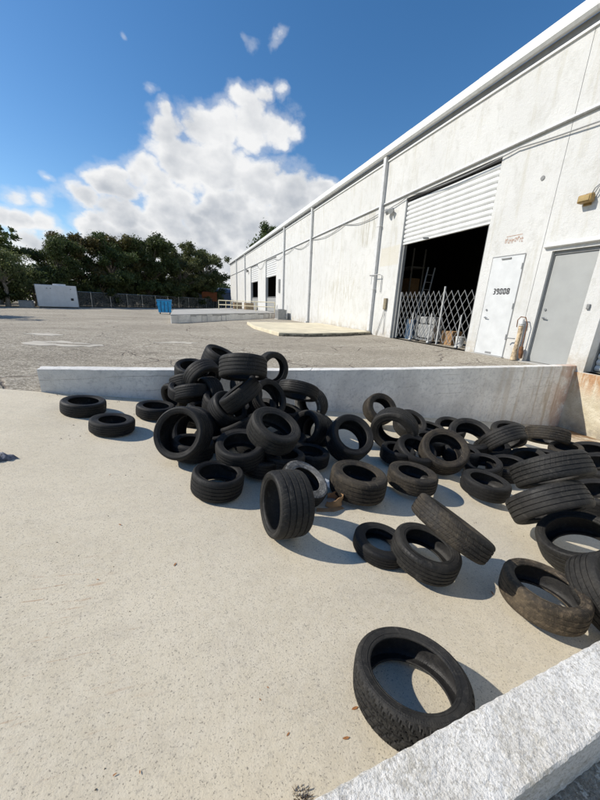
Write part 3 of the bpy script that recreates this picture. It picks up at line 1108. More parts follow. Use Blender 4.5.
# grey lamp beside the big door
L = part('wall_lamp', MB().tube([(-.001, 13.35, 5.52), (-.10, 13.35, 5.52)], .10, 12), M['acgrey'], wh, 40)
b = MB()
b.tube([(-.10, 13.38, 5.53), (-.2, 13.48, 5.47), (-.24, 13.52, 5.45)], [.07, .13, .13], 12)
part('lamp_head', b, M['acgrey'], L, 40)
part('lamp_head', MB().tube([(-.10, 13.30, 5.5), (-.2, 13.2, 5.44), (-.23, 13.17, 5.42)], [.06, .11, .11], 12), M['glass'], L, 40)
# vent hole high on the wall
part('vent', MB().tube([(-.001, 6.75, 4.78), (-.02, 6.75, 4.78)], .055, 10), M['soffit'], wh, 40)
# hose bib pipe looping over the downpipe, and a meter box with two cables
b = MB()
b.tube([(-.05, 14.42, 2.45), (-.05, 14.42, 2.82), (-.2, 14.40, 2.86), (-.22, 13.6, 2.86), (-.05, 13.55, 2.82), (-.05, 13.55, 2.05)], .018, 6)
part('bent_pipe', b, M['steel'], wh, 60)
part('meter_box', MB().box(-.10, -.001, 12.93, 13.13, 1.27, 1.78), plain('brown_meter_box', (.22, .19, .13), .7, var=.3), wh, bevel=.01)
part('cable', MB().tube([(-.06, 13.05, 1.27), (-.05, 13.18, .9), (-.04, 13.55, .02)], .013, 5), M['soffit'], wh, 60)
part('cable', MB().tube([(-.06, 12.98, 1.27), (-.04, 12.97, .5), (-.04, 12.98, .1)], .013, 5), M['soffit'], wh, 60)

# far bays: part-open shutters and mesh gates
for (ya, yb, za, zb), zs in ((BAY2, 4.05), (BAY1, 3.9)):
    s = slatted('roller_shutter', ya + .02, yb - .02, zs, zb - .02, .14, 8, M['shutter'], wh)
    g = part('bay_gate', MB().box(.19, .21, ya + .05, yb - .05, 2.0, 2.06), M['steel'], wh)
    b = MB()
    for t in range(9):
        yy = ya + .1 + (yb - ya - .2) * t / 8
        b.box(.185, .205, yy - .03, yy + .03, .52, 2.0)
    b.box(.17, .184, ya + .1, yb - .1, .55, 1.95)
    part('mesh_panel', b, M['acgrey'], g)
part('wall_lamp', MB().tube([(-.001, 45.2, 5.5), (-.3, 45.2, 5.45)], [.1, .22], 10), M['soffit'], wh, 40)
part('meter_box', MB().box(-.1, -.001, 30.3, 30.7, 2.4, 3.6), M['acgrey'], wh, bevel=.01)

# ------------------------------------------------------------------ scissor gate in the big doorway
sg = thing('scissor_gate', 'folding galvanised lattice gate across the open roller doorway', 'gate', (BX + .22, 0, 0))
barm = {}


def gate_run(ya, yb, n_):
    st = (yb - ya) / n_
    zs0, zs1 = .12, 2.05
    rows = 4
    hz = (zs1 - zs0) / rows
    for s, xo in ((1, 0.0), (-1, .018)):
        for i in range(-rows, n_):
            # a full diagonal crosses the gate over `rows` cells, clipped at its ends
            y0_, y1_ = ya + i * st, ya + (i + rows) * st
            a0 = max(0, -i)
            a1 = min(rows, n_ - i)
            if a1 - a0 < 1:
                continue
            p = (y0_ + a0 * st, y0_ + a1 * st)
            z = (zs0 + a0 * hz, zs0 + a1 * hz) if s > 0 else (zs1 - a0 * hz, zs1 - a1 * hz)
            key = (round(st, 4), a1 - a0, s)
            if key not in barm:
                b_ = MB()
                b_.bar((0, 0, 0), (0, (a1 - a0) * st, s * (a1 - a0) * hz), .006, .028, (1, 0, 0))
                barm[key] = b_.mesh('lattice_bar')
            link('lattice_bar', barm[key], M['gatepaint'], sg, (xo, p[0], z[0]))


gate_run(8.22, 9.70, 5)
gate_run(9.76, 12.22, 9)
for yy, zt in ((9.73, 2.2), (8.17, 2.05), (12.28, 2.05)):
    part('post', MB().box(-.02, .03, yy - .025, yy + .025, .03, zt), M['gatepaint'], sg)
for yy in (11.3, 8.75, 10.2):
    b = MB()
    b.tube([(.009, yy - .05, .06), (.009, yy + .05, .06)], .055, 10)
    b.box(-.012, .03, yy - .02, yy + .02, .06, 1.2)
    part('caster_post', b, M['gatepaint'], sg)

# things just inside the doorway
def crate(name, x, y_, z, dx, dy, dz, mt, label, cat, group=None):
    t = thing(name, label, cat, (x, y_, z), group)
    part('carton_body', MB().box(-dx / 2, dx / 2, -dy / 2, dy / 2, 0, dz), mt, t, bevel=.012)
    part('tape_strip', MB().box(-dx / 2 - .002, dx / 2 + .002, -.03, .03, dz - .2, dz + .003), M['wood'], t)
    return t


rk = thing('storage_rack', 'dim steel storage rack just inside the roller doorway', 'rack', (BX + 3.6, 16.5, -.01))
for yy in (-1.0, 1.0):
    for xx in (-.4, .4):
        part('upright', MB().box(xx - .03, xx + .03, yy - .03, yy + .03, 0, 4.6), M['acgrey'], rk)
for zz in (1.9, 3.6):
    part('shelf', MB().box(-.45, .45, -1.05, 1.05, zz, zz + .06), M['acgrey'], rk)
crate('carton', BX + 3.6, 16.3, 1.95, .7, 1.4, 1.1, M['cardboard'], 'brown carton on the rack inside the roller doorway', 'box')
crate('carton', BX + .9, 11.9, -.011, .6, .5, .9, plain('dim_blue_drum', (.06, .10, .16), .5), 'dull blue box low behind the left end of the lattice gate', 'box')
gen = thing('machine', 'small machine with white covers standing behind the lattice gate', 'machine', (BX + .7, 10.7, -.011))
part('body', MB().box(-.25, .25, -.45, .45, .2, .75), M['acgrey'], gen, bevel=.02)
for yy in (-.26, .26):
    part('cover', MB().box(-.22, .22, yy - .19, yy + .19, .77, 1.06), M['acgrey'], gen, bevel=.05)
for yy in (-.4, .4):
    part('wheel', MB().tube([(-.28, yy, .13), (-.2, yy, .13)], .13, 14), M['black'], gen, 40)
b = MB()
b.box(-.3, -.24, -.5, .5, .1, .16)
for yy in (-.5, .5):
    b.box(-.3, -.24, yy - .03, yy + .03, .1, 1.1)
part('frame', b, M['steel'], gen)

crate('carton', BX + 1.1, 9.9, -.011, .5, .6, .55, M['cardboard'], 'low brown carton behind the middle post of the lattice gate', 'box')
bn = thing('bucket', 'white bucket behind the right half of the lattice gate', 'bucket', (BX + .75, 9.1, -.011))
part('body', MB().tube([(0, 0, 0), (0, 0, .38)], [.13, .16], 16), M['trim'], bn, 40)
part('rim', MB().tube([(0, 0, .382), (0, 0, .41)], .172, 16), M['trim'], bn, 40)
ld = thing('ladder', 'aluminium ladder leaning in the dark behind the left of the lattice gate', 'ladder', (BX + 1.0, 12.15, -.011))
for dx_ in (0, .38):
    part('stile', MB().bar((dx_, 0, 0), (dx_ + .5, .1, 3.2), .06, .03), M['steel'], ld)
for i in range(9):
    t_ = (i + 1) / 10
    part('rung', MB().bar((.5 * t_, .1 * t_, 3.2 * t_), (.38 + .5 * t_, .1 * t_, 3.2 * t_), .03, .03), M['steel'], ld)

# ------------------------------------------------------------------ corroded standpipe between the doors
pg = thing('standpipe_guard', 'corroded cream pipe guard with white cap between the white and grey doors', 'pipe', (BX, 6.29, 0))
b = MB()
pts = []
rg = random.Random(3)
for i in range(9):
    t = i / 8
    pts.append((-.13, .01 * math.sin(7 * t), .02 + .98 * t))
b.tube(pts, [.085, .068, .062, .06, .058, .056, .056, .056, .056], 10)
part('body', b, M['corroded'], pg, 40)
part('cap', MB().tube([(-.13, 0, 1.0), (-.13, 0, 1.07), (-.13, 0, 1.18)], [.062, .064, .05], 12), M['trim'], pg, 40)
part('strap', MB().tube([(-.13, 0, 1.03), (-.13, 0, 1.045)], .068, 12), M['soffit'], pg, 40)
part('hoop', MB().tube([(-.13, .12, .95), (-.14, .13, 1.15), (-.14, .06, 1.24), (-.14, -.08, 1.23), (-.13, -.16, 1.05), (-.12, -.155, .35), (-.1, -.15, .12)], .014, 6), M['rust'], pg, 50)
part('tap', MB().tube([(-.13, .1, .62), (-.16, .3, .62), (-.16, .34, .56)], .018, 6), M['soffit'], pg, 50)
part('elbow', MB().tube([(-.13, -.15, .42), (-.15, -.19, .25), (-.1, -.18, .1)], [.05, .06, .045], 8), M['rust'], pg, 50)

# ------------------------------------------------------------------ yard: slab, ramp platform, rails
b = MB()
sp = [(3.95, 13.0), (5.2, 12.72), (7.2, 13.15), (9.2, 14.0), (9.2, 20.6), (6.6, 20.5), (4.05, 20.4), (3.7, 16.8)]
sl = thing('concrete_slab', 'low cream concrete slab on the asphalt beside the warehouse wall', 'slab')
b.prism(sp, [zg(*p) - .05 for p in sp], [.155] * len(sp))
part('slab_body', b, M['slab'], sl, bevel=.02)
b = MB()
rg = random.Random(8)
ex = [(3.95, 13.0), (4.5, 12.88), (5.2, 12.72), (6.2, 12.94), (7.2, 13.15), (8.2, 13.58), (9.2, 14.0)]
for (xa, ya), (xb, yb) in zip(ex, ex[1:]):
    for k in range(4):
        t0, t1 = k / 4, (k + 1) / 4
        pa = (xa + (xb - xa) * t0, ya + (yb - ya) * t0)
        pb = (xa + (xb - xa) * t1, ya + (yb - ya) * t1)
        o_ = rg.uniform(.015, .07)
        b.prism([(pa[0], pa[1] - o_), (pb[0], pb[1] - rg.uniform(.015, .07)), (pb[0], pb[1] + .1), (pa[0], pa[1] + .1)], -.03, .10 + rg.uniform(-.03, .02))
part('broken_edge', b, M['slabedge'], sl)

A = [(-.47, 19.8), (4.0, 25.2), (9.1, 31.0), (9.1, 50.0), (5.5, 44.0), (-.42, 30.5)]
pf = thing('loading_platform', 'grey raised concrete platform with weathered white edge below the far bays', 'platform')
b = MB()
b.prism(A, [-.05] * 6, [.50, .50, .50, .50, .50, .50])
part('platform_body', b, M['platform'], pf, bevel=.03)
b = MB()
rg = random.Random(5)
ea, eb = Vector((-.47, 19.8, 0)), Vector((9.1, 31.0, 0))
nrm = Vector((.77, -.64, 0)) * .04
for k in range(26):
    p, q = ea.lerp(eb, k / 26), ea.lerp(eb, (k + .97) / 26)
    o_ = rg.uniform(.4, 1.5)
    b.prism([tuple((p + nrm * o_)[:2]), tuple((q + nrm * rg.uniform(.4, 1.5))[:2]), tuple(q[:2]), tuple(p[:2])], -.02, .40 + rg.uniform(-.06, .07))
part('weathered_edge', b, M['ledge'], pf)

hr = thing('handrail', 'pale yellow pipe handrail on the platform before the far bays', 'handrail')
rp = [Vector((4.2, 36.9, .5)), Vector((5.9, 34.9, .5)), Vector((7.5, 33.0, .5)), Vector((9.0, 31.2, .5))]
for p in rp:
    part('post', MB().tube([p, p + Vector((0, 0, .98))], .045, 8), M['yellowrail'], hr, 50)
for h in (.5, .96):
    part('rail', MB().tube([p + Vector((0, 0, h)) for p in rp], .04, 8), M['yellowrail'], hr, 50)
hr = thing('handrail', 'short pale yellow handrail return at the far end of the platform', 'handrail')
rp = [Vector((4.25, 37.1, .5)), Vector((5.6, 41.5, .5)), Vector((6.8, 45.5, .5))]
for p in rp[1:]:
    part('post', MB().tube([p, p + Vector((0, 0, .98))], .045, 8), M['yellowrail'], hr, 50)
for h in (.5, .96):
    part('rail', MB().tube([p + Vector((0, 0, h)) for p in rp], .04, 8), M['yellowrail'], hr, 50)

for k, (px, py, lab) in enumerate([(7.3, 43.0, 'left stack of wooden pallets on the platform by the far wall'), (8.3, 40.5, 'right stack of wooden pallets on the platform by the far bay')]):
    t = thing('pallet_stack', lab, 'pallet', (px, py, .5), 'pallets on the platform')
    for i in range(5):
        part('pallet', MB().box(-.5, .5, -.6, .6, i * .17, i * .17 + .03).box(-.5, .5, -.6, -.5, i * .17 + .032, i * .17 + .13).box(-.5, .5, .5, .6, i * .17 + .032, i * .17 + .13).box(-.5, .5, -.05, .05, i * .17 + .032, i * .17 + .13).box(-.5, .5, -.58, .58, i * .17 + .132, i * .17 + .16), M['wood'], t)

# condenser beside the wall
ac = thing('condenser', 'grey air conditioning condenser on the ground by the third downpipe', 'condenser', (8.55, 27.6, zg(8.5, 27.6)))
part('base', MB().box(-.45, .45, -.55, .55, 0, .08), M['platform'], ac)
part('cabinet', MB().box(-.4, .4, -.5, .5, .08, .86), M['acgrey'], ac, bevel=.02)
part('fan_grille', MB().tube([(0, 0, .861), (0, 0, .90)], .33, 18), M['soffit'], ac, 40)
for i in range(9):
    part('louvre', MB().box(-.415, -.401, -.46, .46, .15 + i * .075, .185 + i * .075), M['soffit'], ac)
part('riser_pipe', MB().tube([(.2, -.52, .3), (.35, -.62, .3), (.38, -.62, 1.25)], .03, 6), M['trim'], ac, 50)

# ------------------------------------------------------------------ dumpster, trailer, fence
dp = thing('dumpster', 'bright blue wheeled dumpster standing in the yard near the platform end', 'dumpster', (-1.2, 32.6, zg(-1, 32)))
b = MB()
x0, x1, y0, y1 = -.62, .62, -.45, .45
vs = [(x0 * .86, y0 * .86, .16), (x1 * .86, y0 * .86, .16), (x1 * .86, y1 * .86, .16), (x0 * .86, y1 * .86, .16), (x0, y0, 1.2), (x1, y0, 1.2), (x1, y1, 1.2), (x0, y1, 1.2)]
b.add(vs, [(0, 3, 2, 1), (4, 5, 6, 7), (0, 1, 5, 4), (1, 2, 6, 5), (2, 3, 7, 6), (3, 0, 4, 7)])
part('bin_body', b, M['blue'], dp)
part('lid', MB().prism([(x0 - .04, y0 - .05), (x1 + .04, y0 - .05), (x1 + .04, y1 + .03), (x0 - .04, y1 + .03)], [1.202, 1.202, 1.26, 1.26], [1.24, 1.24, 1.31, 1.31]), M['bluelid'], dp)
part('rim', MB().box(x0 - .03, x1 + .03, y0 - .035, y0 - .002, 1.12, 1.195), M['blue'], dp)
for xx in (-.3, 0, .3):
    part('rib', MB().add([(xx - .03, y0 * .86 - .03, .2), (xx + .03, y0 * .86 - .03, .2), (xx + .03, y0 - .03, 1.115), (xx - .03, y0 - .03, 1.115), (xx - .03, y0 * .86 + .02, .2), (xx + .03, y0 * .86 + .02, .2), (xx + .03, y0 + .02, 1.115), (xx - .03, y0 + .02, 1.115)],
                         [(0, 1, 2, 3), (7, 6, 5, 4), (0, 4, 5, 1), (2, 6, 7, 3), (1, 5, 6, 2), (0, 3, 7, 4)]), M['bluelid'], dp)
for xx in (-.42, .42):
    for yy in (-.3, .3):
        part('wheel', MB().tube([(xx - .03, yy, .085), (xx + .03, yy, .085)], .085, 12), M['black'], dp, 40)
for xx in (-.68, .66):
    part('lift_pocket', MB().box(xx, xx + .06, -.25, .25, .75, .9), M['bluelid'], dp)

BD = Vector((.608, .794, 0))     # direction of the yard's far boundary
BN = Vector((-.794, .608, 0))    # outward, beyond the boundary
P0 = Vector((-11.0, 45.0, 0))


def bpt(s, o_=0, z=0):
    p = P0 + BD * s + BN * o_
    return Vector((p.x, p.y, z))


tr = thing('box_trailer', 'white box trailer parked against the dark trees at the far left', 'trailer')
ca, cb = Vector((-13.5, 40.7, 0)), Vector((-10.2, 41.75, 0))
dv = (cb - ca).normalized()
nv = Vector((-dv.y, dv.x, 0))


def quad_prism(p, q, depth, z0, z1, off=0):
    p2, q2 = p + nv * off, q + nv * off
    return [tuple(p2[:2]), tuple(q2[:2]), tuple((q2 + nv * depth)[:2]), tuple((p2 + nv * depth)[:2])], z0, z1


part('body', MB().prism(*quad_prism(ca, cb, 2.2, .1, 2.28)), M['trailer'], tr, bevel=.04)
L_ = (cb - ca).length
for i in range(6):
    s0, s1 = ca + dv * (L_ * (i / 6) + .02), ca + dv * (L_ * ((i + 1) / 6) - .02)
    part('side_panel', MB().prism(*quad_prism(s0, s1, .018, .16, 2.2, -.0195)), M['trailer'], tr)
part('roof_vent', MB().prism(*quad_prism(ca + dv * 1.5, ca + dv * 2.6, .8, 2.281, 2.42, .4)), M['trailer'], tr)
part('skirt', MB().prism(*quad_prism(ca + dv * .1, cb - dv * .1, 2.0, -.02, .098, .06)), M['black'], tr)
part('vent_port', MB().prism(*quad_prism(cb - dv * .62, cb - dv * .38, .03, .78, 1.02, -.05)), M['black'], tr)
for s in (.9, 1.2, 2.9):
    part('marker_lamp', MB().prism(*quad_prism(ca + dv * s, ca + dv * (s + .1), .03, 1.9, 1.98, -.04)), M['soffit'], tr)
part('corner_rail', MB().prism(*quad_prism(ca - dv * .03, ca + dv * .015, .05, .1, 2.29, -.025)), M['soffit'], tr)
part('corner_rail', MB().prism(*quad_prism(cb - dv * .015, cb + dv * .03, .05, .1, 2.29, -.025)), M['soffit'], tr)
bx_ = thing('utility_box', 'small grey utility box at the left end of the white trailer', 'box', (-14.3, 40.3, 0))
part('cabinet', MB().box(-.5, .5, -.4, .4, 0, .58), M['acgrey'], bx_, bevel=.03)
part('lid', MB().box(-.54, .54, -.44, .44, .582, .66), M['acgrey'], bx_, bevel=.02)

fn = thing('chain_link_fence', 'dark screened chain link fence between the trailer and the warehouse', 'fence')
NF = 13
SP = 2.75
for i in range(NF + 1):
    p = bpt(i * SP - 1.0)
    part('post', MB().tube([p, p + Vector((0, 0, 1.82))], .035, 6), M['steel'], fn, 50)
pm = None
for i in range(NF):
    a, c = bpt(i * SP - 1.0), bpt((i + 1) * SP - 1.0)
    part('top_rail', MB().tube([a + Vector((0, 0, 1.78)), c + Vector((0, 0, 1.78))], .024, 6), M['steel'], fn, 50)
    d = (c - a).normalized()
    b = MB()
    e = BN * .012
    a2, c2 = a + d * .04 + BN * .05, c - d * .04 + BN * .05
    b.prism([tuple((a2)[:2]), tuple((c2)[:2]), tuple((c2 + e)[:2]), tuple((a2 + e)[:2])], .05, 1.74)
    part('screen_panel', b, M['screen'], fn)

# shed and boards glimpsed behind the fence near the warehouse corner
sh_ = thing('shed', 'slate blue shed half hidden behind trees beside the far warehouse corner', 'shed', (9.5, 79, 0))
b = MB()
b.box(-5, 5, -3, 3, 0, 3.3)
part('wall', b, M['bluewall'], sh_)
b = MB()
b.add([(-5.3, -3.3, 3.3), (5.3, -3.3, 3.3), (5.3, 3.3, 3.3), (-5.3, 3.3, 3.3), (-5.3, 0, 4.4), (5.3, 0, 4.4)], [(0, 1, 5, 4), (2, 3, 4, 5), (0, 4, 3), (1, 2, 5), (0, 3, 2, 1)])
part('roof', b, plain('slate_roof', (.10, .13, .19), .7), sh_)
ob = thing('board_stack', 'orange brown stack of boards behind the fence near the warehouse corner', 'boards', (6.0, 68.3, 0))
for i in range(7):
    part('board', MB().box(-1.45, 1.45, -.4, .4, 1.35 + i * .25, 1.35 + i * .25 + .235), M['orange'], ob)
for xx in (-1.3, 0, 1.3):
    part('trestle', MB().box(xx - .08, xx + .08, -.4, .4, 0, 1.348), M['bark'], ob)

# ------------------------------------------------------------------ trees


def leaf_mesh(name, centers, radii, count, size, seed, shell=.55, flat=.8):
    g = np.random.default_rng(seed)
    centers = np.array(centers, float)
    radii = np.array(radii, float)
    wts = radii ** 2
    k = g.choice(len(centers), count, p=wts / wts.sum())
    d = g.normal(size=(count, 3))
    d /= np.linalg.norm(d, axis=1)[:, None]
    rad = radii[k] * (shell + (1 - shell) * g.random(count)) * (1 + .22 * g.normal(size=count))
    p = centers[k] + d * rad[:, None] * np.array([1, 1, flat])
    u = g.normal(size=(count, 3))
    u /= np.linalg.norm(u, axis=1)[:, None]
    v = np.cross(u, d + .6 * g.normal(size=(count, 3)))
    v /= np.linalg.norm(v, axis=1)[:, None] + 1e-9
    s = size * (.55 + .9 * g.random(count))[:, None]
    q = np.stack([p - u * s, p - v * s * .5, p + u * s, p + v * s * .5], 1).reshape(-1, 3)
    me = bpy.data.meshes.new(name)
    n4 = count * 4
    me.vertices.add(n4)
    me.vertices.foreach_set('co', q.astype(np.float32).ravel())
    me.loops.add(n4)
    me.loops.foreach_set('vertex_index', np.arange(n4, dtype=np.int32))
    me.polygons.add(count)
    me.polygons.foreach_set('loop_start', np.arange(0, n4, 4, dtype=np.int32))
    me.update(calc_edges=True)
    return me


def tree_meshes(seed, height, spread, n_limbs, count, leaf, trunk_h=.3, r0=.2, airy=False):
    rg = random.Random(seed)
    wood = MB()
    top = Vector((rg.uniform(-.4, .4), rg.uniform(-.4, .4), height * .8))
    base = Vector((0, 0, -.15))
    fork = Vector((rg.uniform(-.2, .2), rg.uniform(-.2, .2), height * trunk_h))
    wood.tube([base, base.lerp(fork, .5) + Vector((rg.uniform(-.12, .12), rg.uniform(-.12, .12), 0)), fork, fork.lerp(top, .5) + Vector((rg.uniform(-.4, .4), rg.uniform(-.4, .4), 0)), top],
              [r0 * 1.35, r0 * 1.05, r0 * .9, r0 * .45, r0 * .12], 8)
    cs, rs = [], []
    for i in range(n_limbs):
        a = 2 * math.pi * (i / n_limbs) * 2.4 + rg.uniform(-.4, .4)
        hh = height * (trunk_h + .10 + (.88 - trunk_h) * ((i + rg.uniform(0, .9)) / n_limbs))
        rr = spread * (1.0 - .55 * max(0, (hh / height - .55) / .45)) * rg.uniform(.55, 1.0)
        end = Vector((math.cos(a) * rr, math.sin(a) * rr, hh))
        st = fork.lerp(top, max(0, min(.9, (hh / height - trunk_h) * .8)))
        mid = st.lerp(end, .5) + Vector((rg.uniform(-.2, .2), rg.uniform(-.2, .2), rg.uniform(.05, .5)))
        wood.tube([st, mid, end], [r0 * .5, r0 * .28, r0 * .07], 6)
        kk = rg.randint(2, 4)
        for j in range(kk):
            c = end + Vector((rg.gauss(0, spread * .2), rg.gauss(0, spread * .2), rg.gauss(0, height * .045)))
            cs.append(tuple(c))
            rs.append(spread * rg.uniform(.13, .26) * (.72 if airy else 1.1))
    for j in range(5):
        c = top + Vector((rg.gauss(0, spread * .25), rg.gauss(0, spread * .25), rg.uniform(-.1, .14) * height))
        cs.append(tuple(c))
        rs.append(spread * rg.uniform(.14, .26) * (.7 if airy else 1.1))
    return wood.mesh('trunk', 50), leaf_mesh('crown', cs, rs, count, leaf, seed, .35 if airy else .5)


# kinds: (mesh pair, base height)
KIND = {
    'oak': tree_meshes(11, 6.0, 3.6, 14, 9500, .11, .34, .24),
    'dense': tree_meshes(22, 10.0, 3.9, 22, 22000, .15, .16, .22),
    'dense2': tree_meshes(33, 10.0, 3.6, 22, 21000, .15, .14, .22),
    'airy': tree_meshes(44, 9.0, 3.4, 16, 8000, .13, .3, .16, True),
    'spread': tree_meshes(55, 9.0, 4.6, 20, 14000, .14, .28, .26, True),
}


def tree(kind, x, y, h, base_h, rot, mt, bark, label, name='tree', wide=1.0, group='trees beyond the yard'):
    s = h / base_h
    t = thing(name, label, 'tree', (x, y, 0), group)
    t.rotation_euler = (0, 0, rot)
    t.scale = (s * wide, s * wide, s)
    w_, c_ = KIND[kind]
    link('trunk', w_, bark, t)
    link('crown', c_, mt, t)
    return t


tree('oak', -16.2, 41.3, 5.3, 6.0, .4, M['leaf_mid'], M['palebark'], 'small spreading tree with a pale forked trunk at the far left edge', wide=.85)
tree('oak', -21.5, 39.5, 5.0, 6.0, 2.1, M['leaf_mid'], M['palebark'], 'spreading tree cut by the left edge, behind the pale trunked tree')
p = bpt(-3, 8)
tree('airy', p.x, p.y, 8.9, 9.0, 1.0, M['leaf_light'], M['palebark'], 'thin airy light green tree above the white trailer', wide=.95)
p = bpt(-9, 7)
tree('airy', p.x, p.y, 5.6, 9.0, 3.0, M['leaf_light'], M['bark'], 'lower light green tree left of the airy tree over the trailer')
row = [(1.5, 4.5, 7.7, 'dense', 'leaf_dark', 'dark dense tree rising just right of the white trailer'),
       (5.5, 6.5, 9.2, 'dense2', 'leaf_brown', 'bronze tinged dense tree second from the trailer in the dark row'),
       (9.5, 4.5, 9.1, 'dense', 'leaf_dark', 'dark dense tree in the middle of the row behind the fence'),
       (13.5, 6.5, 10.0, 'dense2', 'leaf_brown', 'tall bronze green tree right of the middle of the dark row'),
       (17.0, 4.0, 10.6, 'dense', 'leaf_dark', 'tallest dark tree straight behind the blue dumpster'),
       (20.5, 7.5, 11.6, 'dense2', 'leaf_dark', 'dark tree at the right end of the dense row'),
       (23.0, 2.5, 8.6, 'spread', 'leaf_mid', 'olive spreading tree with bare lower limbs left of the warehouse corner')]
for i, (s, o_, h, kd, mt_, lab) in enumerate(row):
    p = bpt(s, o_)
    tree(kd, p.x, p.y, h, {'dense': 10, 'dense2': 10, 'spread': 9}[kd], i * 1.3, M[mt_], M['bark'], lab)
p = bpt(27.5, 6)
tree('dense', p.x, p.y, 10.2, 10.0, 2.2, M['leaf_mid'], M['bark'], 'olive green tree between the dense row and the warehouse corner')
p = bpt(29.5, 1.6)
tree('dense2', p.x, p.y, 6.4, 10.0, 4.0, M['leaf_mid'], M['bark'], 'low bushy tree filling the corner beside the shed')
p = bpt(34.5, 7)
tree('dense', p.x, p.y, 11.0, 10.0, 5.1, M['leaf_dark'], M['bark'], 'dark tree farthest back behind the warehouse corner')
p = bpt(31, 3)
tree('spread', p.x, p.y, 11.6, 9.0, 2.6, M['leaf_mid'], M['palebark'], 'open branched tree rising directly behind the far warehouse corner')
tree('spread', 23.6, 76, 19.0, 9.0, .9, M['leaf_dark'], M['bark'], 'tall dark treetop showing above the warehouse roof', wide=.85)
# tree outside the left edge whose shade lies on the yard
tree('oak', -17.2, 24.0, 6.6, 6.0, 1.7, M['leaf_mid'], M['bark'], 'tree outside the left edge that shades the yard', name='tree')
# hedge plants filling the foot of the row
KIND['shrub'] = tree_meshes(66, 3.0, 2.0, 10, 3000, .16, .1, .07)
for i in range(15):
    s = -12 + i * 2.9
    p = bpt(s, 2.2 + (i % 3) * .9)
    lab = ['shrub behind the utility box', 'shrub left behind the white trailer', 'shrub behind the trailer left half', 'shrub behind the trailer roof vent', 'shrub behind the trailer right end'][i] if i < 5 else \
        'dark shrub behind fence bay %s counted from the trailer' % ['one', 'two', 'three', 'four', 'five', 'six', 'seven', 'eight', 'nine', 'ten'][i - 5]
    tree('shrub', p.x, p.y, 3.2 + .7 * math.sin(i * 2.3), 3.0, i * .9, M['leaf_dark'], M['bark'], lab, name='shrub', group='shrubs along the fence')['category'] = 'shrub'
# the wood beyond, one mass
cs, rs = [], []
rg = random.Random(9)
for i in range(90):
    p = bpt(-60 + i * 1.5, 15 + rg.uniform(-3, 6))
    cs.append((p.x, p.y, rg.uniform(1.0, 5.5)))
    rs.append(rg.uniform(1.8, 3.2))
wd = link('distant_wood', leaf_mesh('distant_wood', cs, rs, 26000, .42, 77, .4), M['leaf_dark'])
wd['kind'] = 'stuff'
tag(wd, 'dark continuous wood behind the row of trees', 'wood')

# ------------------------------------------------------------------ tyres


def lathe(profile, seg, closed=False):
    b = MB()
    n_ = len(profile)
    for i in range(seg):
        a = 2 * math.pi * i / seg
        c, s = math.cos(a), math.sin(a)
        for r, z in profile:
            b.v.append((r * c, r * s, z))
    for i in range(seg):
        j = (i + 1) % seg
        for k in range(n_ - 1):
            b.f.append((i * n_ + k, j * n_ + k, j * n_ + k + 1, i * n_ + k + 1))
    return b


def tread_mesh(seg, groove_z, depth, lat=None, zmax=.43, latd=.4):
    """running surface; groove_z = circumferential grooves (centre, halfwidth); lat(k, z) -> True where a cross groove lies"""
    zs = {-zmax, zmax, -.47, .47}
    for g, hw in groove_z:
        for d in (-hw, -hw + .006, hw - .006, hw):
            zs.add(round(g + d, 4))
    for t in np.linspace(-zmax, zmax, 15):
        if all(abs(t - g) > hw + .012 for g, hw in groove_z):
            zs.add(round(float(t), 4))
    zs = sorted(zs)
    b = MB()
    n_ = len(zs)
    for i in range(seg):
        a = 2 * math.pi * i / seg
        c, s = math.cos(a), math.sin(a)
        for z in zs:
            r = 1.0 - .022 * (z / .47) ** 2 - (.035 * max(0, (abs(z) - .38) / .09) ** 1.5)
            g_ = 0
            for g, hw in groove_z:
                if abs(z - g) < hw - .003:
                    g_ = depth
            if lat and not g_ and lat(i, z):
                g_ = depth * latd
            b.v.append(((r - g_) * c, (r - g_) * s, z))
    for i in range(seg):
        j = (i + 1) % seg
        for k in range(n_ - 1):
            b.f.append((i * n_ + k, j * n_ + k, j * n_ + k + 1, i * n_ + k + 1))
    return b.mesh('tread', 28)


REND = 1.0 - .022 - .035


def sidewall_mesh(bead, seg=64):
    h = REND - bead
    pr = [(REND, .47), (bead + h * .93, .488), (bead + h * .86, .497), (bead + h * .80, .500), (bead + h * .78, .508), (bead + h * .75, .508), (bead + h * .73, .500),
          (bead + h * .5, .492), (bead + h * .34, .474), (bead + h * .33, .482), (bead + h * .27, .478), (bead + h * .25, .462), (bead + h * .14, .448), (bead + h * .12, .455),
          (bead + h * .06, .445), (bead, .425), (bead - .004, .395), (bead + .01, .36)]
    b = lathe(pr, seg)
    b.f = [f[::-1] for f in b.f] if False else b.f
    return b.mesh('sidewall', 24)


def liner_mesh(bead, seg=56):
    h = .945 - bead
    half = [(bead + .01, .36), (bead + h * .3, .385), (bead + h * .55, .425), (bead + h * .8, .43), (bead + h * .95, .36), (.945, .22), (.949, .0)]
    pr = half + [(r, -z) for r, z in half[-2::-1]]
    return lathe(pr, seg).mesh('inner_liner', 50)


